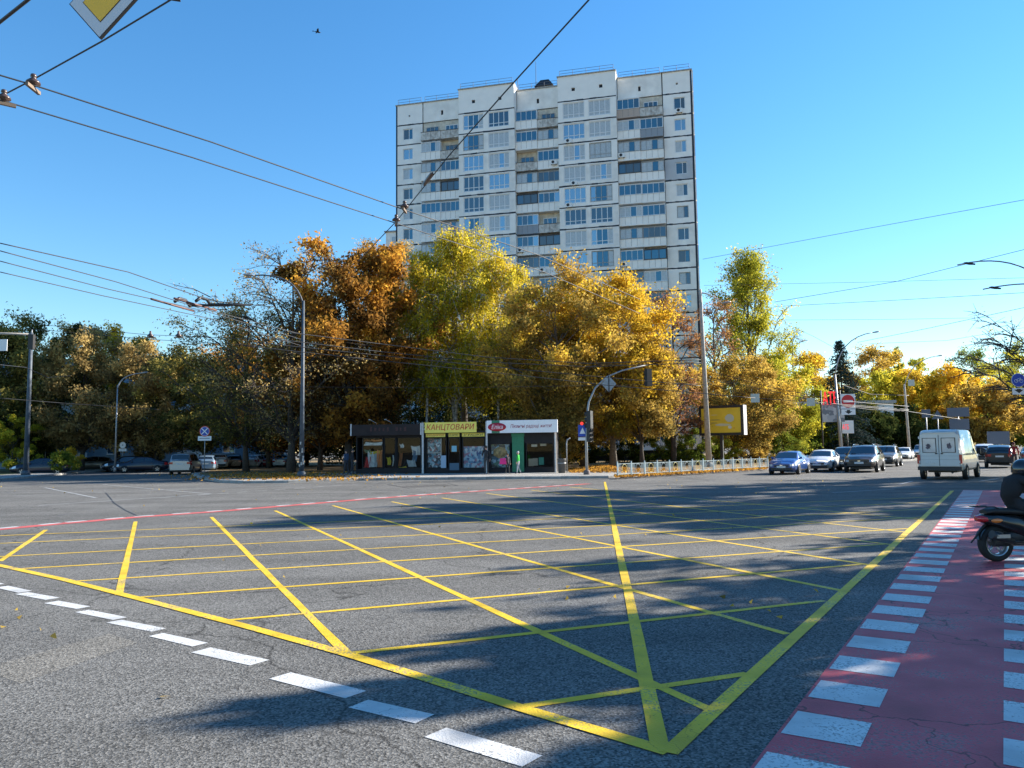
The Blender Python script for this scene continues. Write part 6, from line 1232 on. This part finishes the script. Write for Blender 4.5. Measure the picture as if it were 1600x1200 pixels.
p = D(268, -2, 9.8); o = thing('wire_clamp', 'black cable clamp at the top edge right of the diamond sign', 'wire fitting', p); b = MB(); b.box((0, 0, .03), (.22, .06, .08), 0, .3); b.build('jaw', BLK, o); b = MB(); b.tube([(.08+.06*math.cos(a), 0, .03+.04*math.sin(a)) for a in [2*math.pi*i/10 for i in range(11)]], .01, 5, cap=False); b.build('loop', BLK, o)
# bird
p = D(496, 50, 30); o = thing('bird', 'small dark bird flying in the sky left of the tower', 'bird', p, R_(25)); o.scale = (.8,)*3
b = MB(); vs = [(-.16, 0), (-.1, .02), (0, .04), (.08, .035), (.13, .022), (.17, .005)]
b.lathe([(max(r_, .001), x) for x, r_ in vs], 10, 0, Matrix.Rotation(R_(90), 4, 'Y')); 
for s_ in (1, -1): b.add([(.07, s_*.02, .01), (.03, s_*.16, .09), (-.02, s_*.30, .05), (-.06, s_*.15, .06), (-.05, s_*.02, .01)], [(0, 1, 2, 3, 4)])
b.add([(-.13, -.012, 0), (-.13, .012, 0), (-.25, .05, .0), (-.25, -.05, .0)], [(0, 1, 2, 3)]); b.build('body', BLK, o)
# ================================================================== FALLEN LEAVES
def scatter(name, label, pts, size, lm, seed):
    rs = np.random.RandomState(seed); C_ = np.array(pts); o = link(name, leaf_mesh(name, C_, size, .5+rs.normal(size=len(C_))*.25, lm, rs, .7), None, label, 'fallen leaves', None, 'stuff'); return o
rs = np.random.RandomState(5); pts = []
for _ in range(5200):
    px = rs.uniform(890, 1060); g = G(px, rs.uniform(733, 738.5), .14); h = .32*math.exp(-((px-945)/38)**2)*rs.uniform(0, 1); pts.append((g.x, g.y+rs.uniform(-1, 1.5), .15+h))
for _ in range(2400):
    px = rs.normal(450, 75); g = G(px, rs.triangular(736, 744, 751), .14); pts.append((g.x, g.y, .15))
for _ in range(2600):
    px = rs.uniform(960, 1200); t = (px-960)/240; g = G(px, 745-t*13+rs.uniform(-2.5, .6), .14); pts.append((g.x, g.y, .15))
scatter('fallen_leaves', 'yellow brown fallen leaves heaped on the pavement and lawn edges', pts, .12, ORANGE, 5)
pts = []
for _ in range(160):
    px = rs.uniform(-20, 1300); g = G(px, rs.uniform(752, 1000) if rs.rand() < .25 else rs.uniform(745, 775)); pts.append((g.x, g.y, .02))
scatter('fallen_leaves', 'scattered single leaves lying on the asphalt of the junction', pts, .05, BROWNY, 6)
g = G(257, 1091); link('fallen_leaf', leaf_mesh('fallen_leaf', np.array([[0, 0, .01]]), .09, np.array([.9]), TAWNY, np.random.RandomState(3), .9), None, 'single tan leaf lying on the near asphalt at the left', 'leaf', loc=g)
lf = bpy.data.objects['fallen_leaf']; lf.data.transform(Matrix.Diagonal((1, 1, .15, 1))); lf.location.z = .012
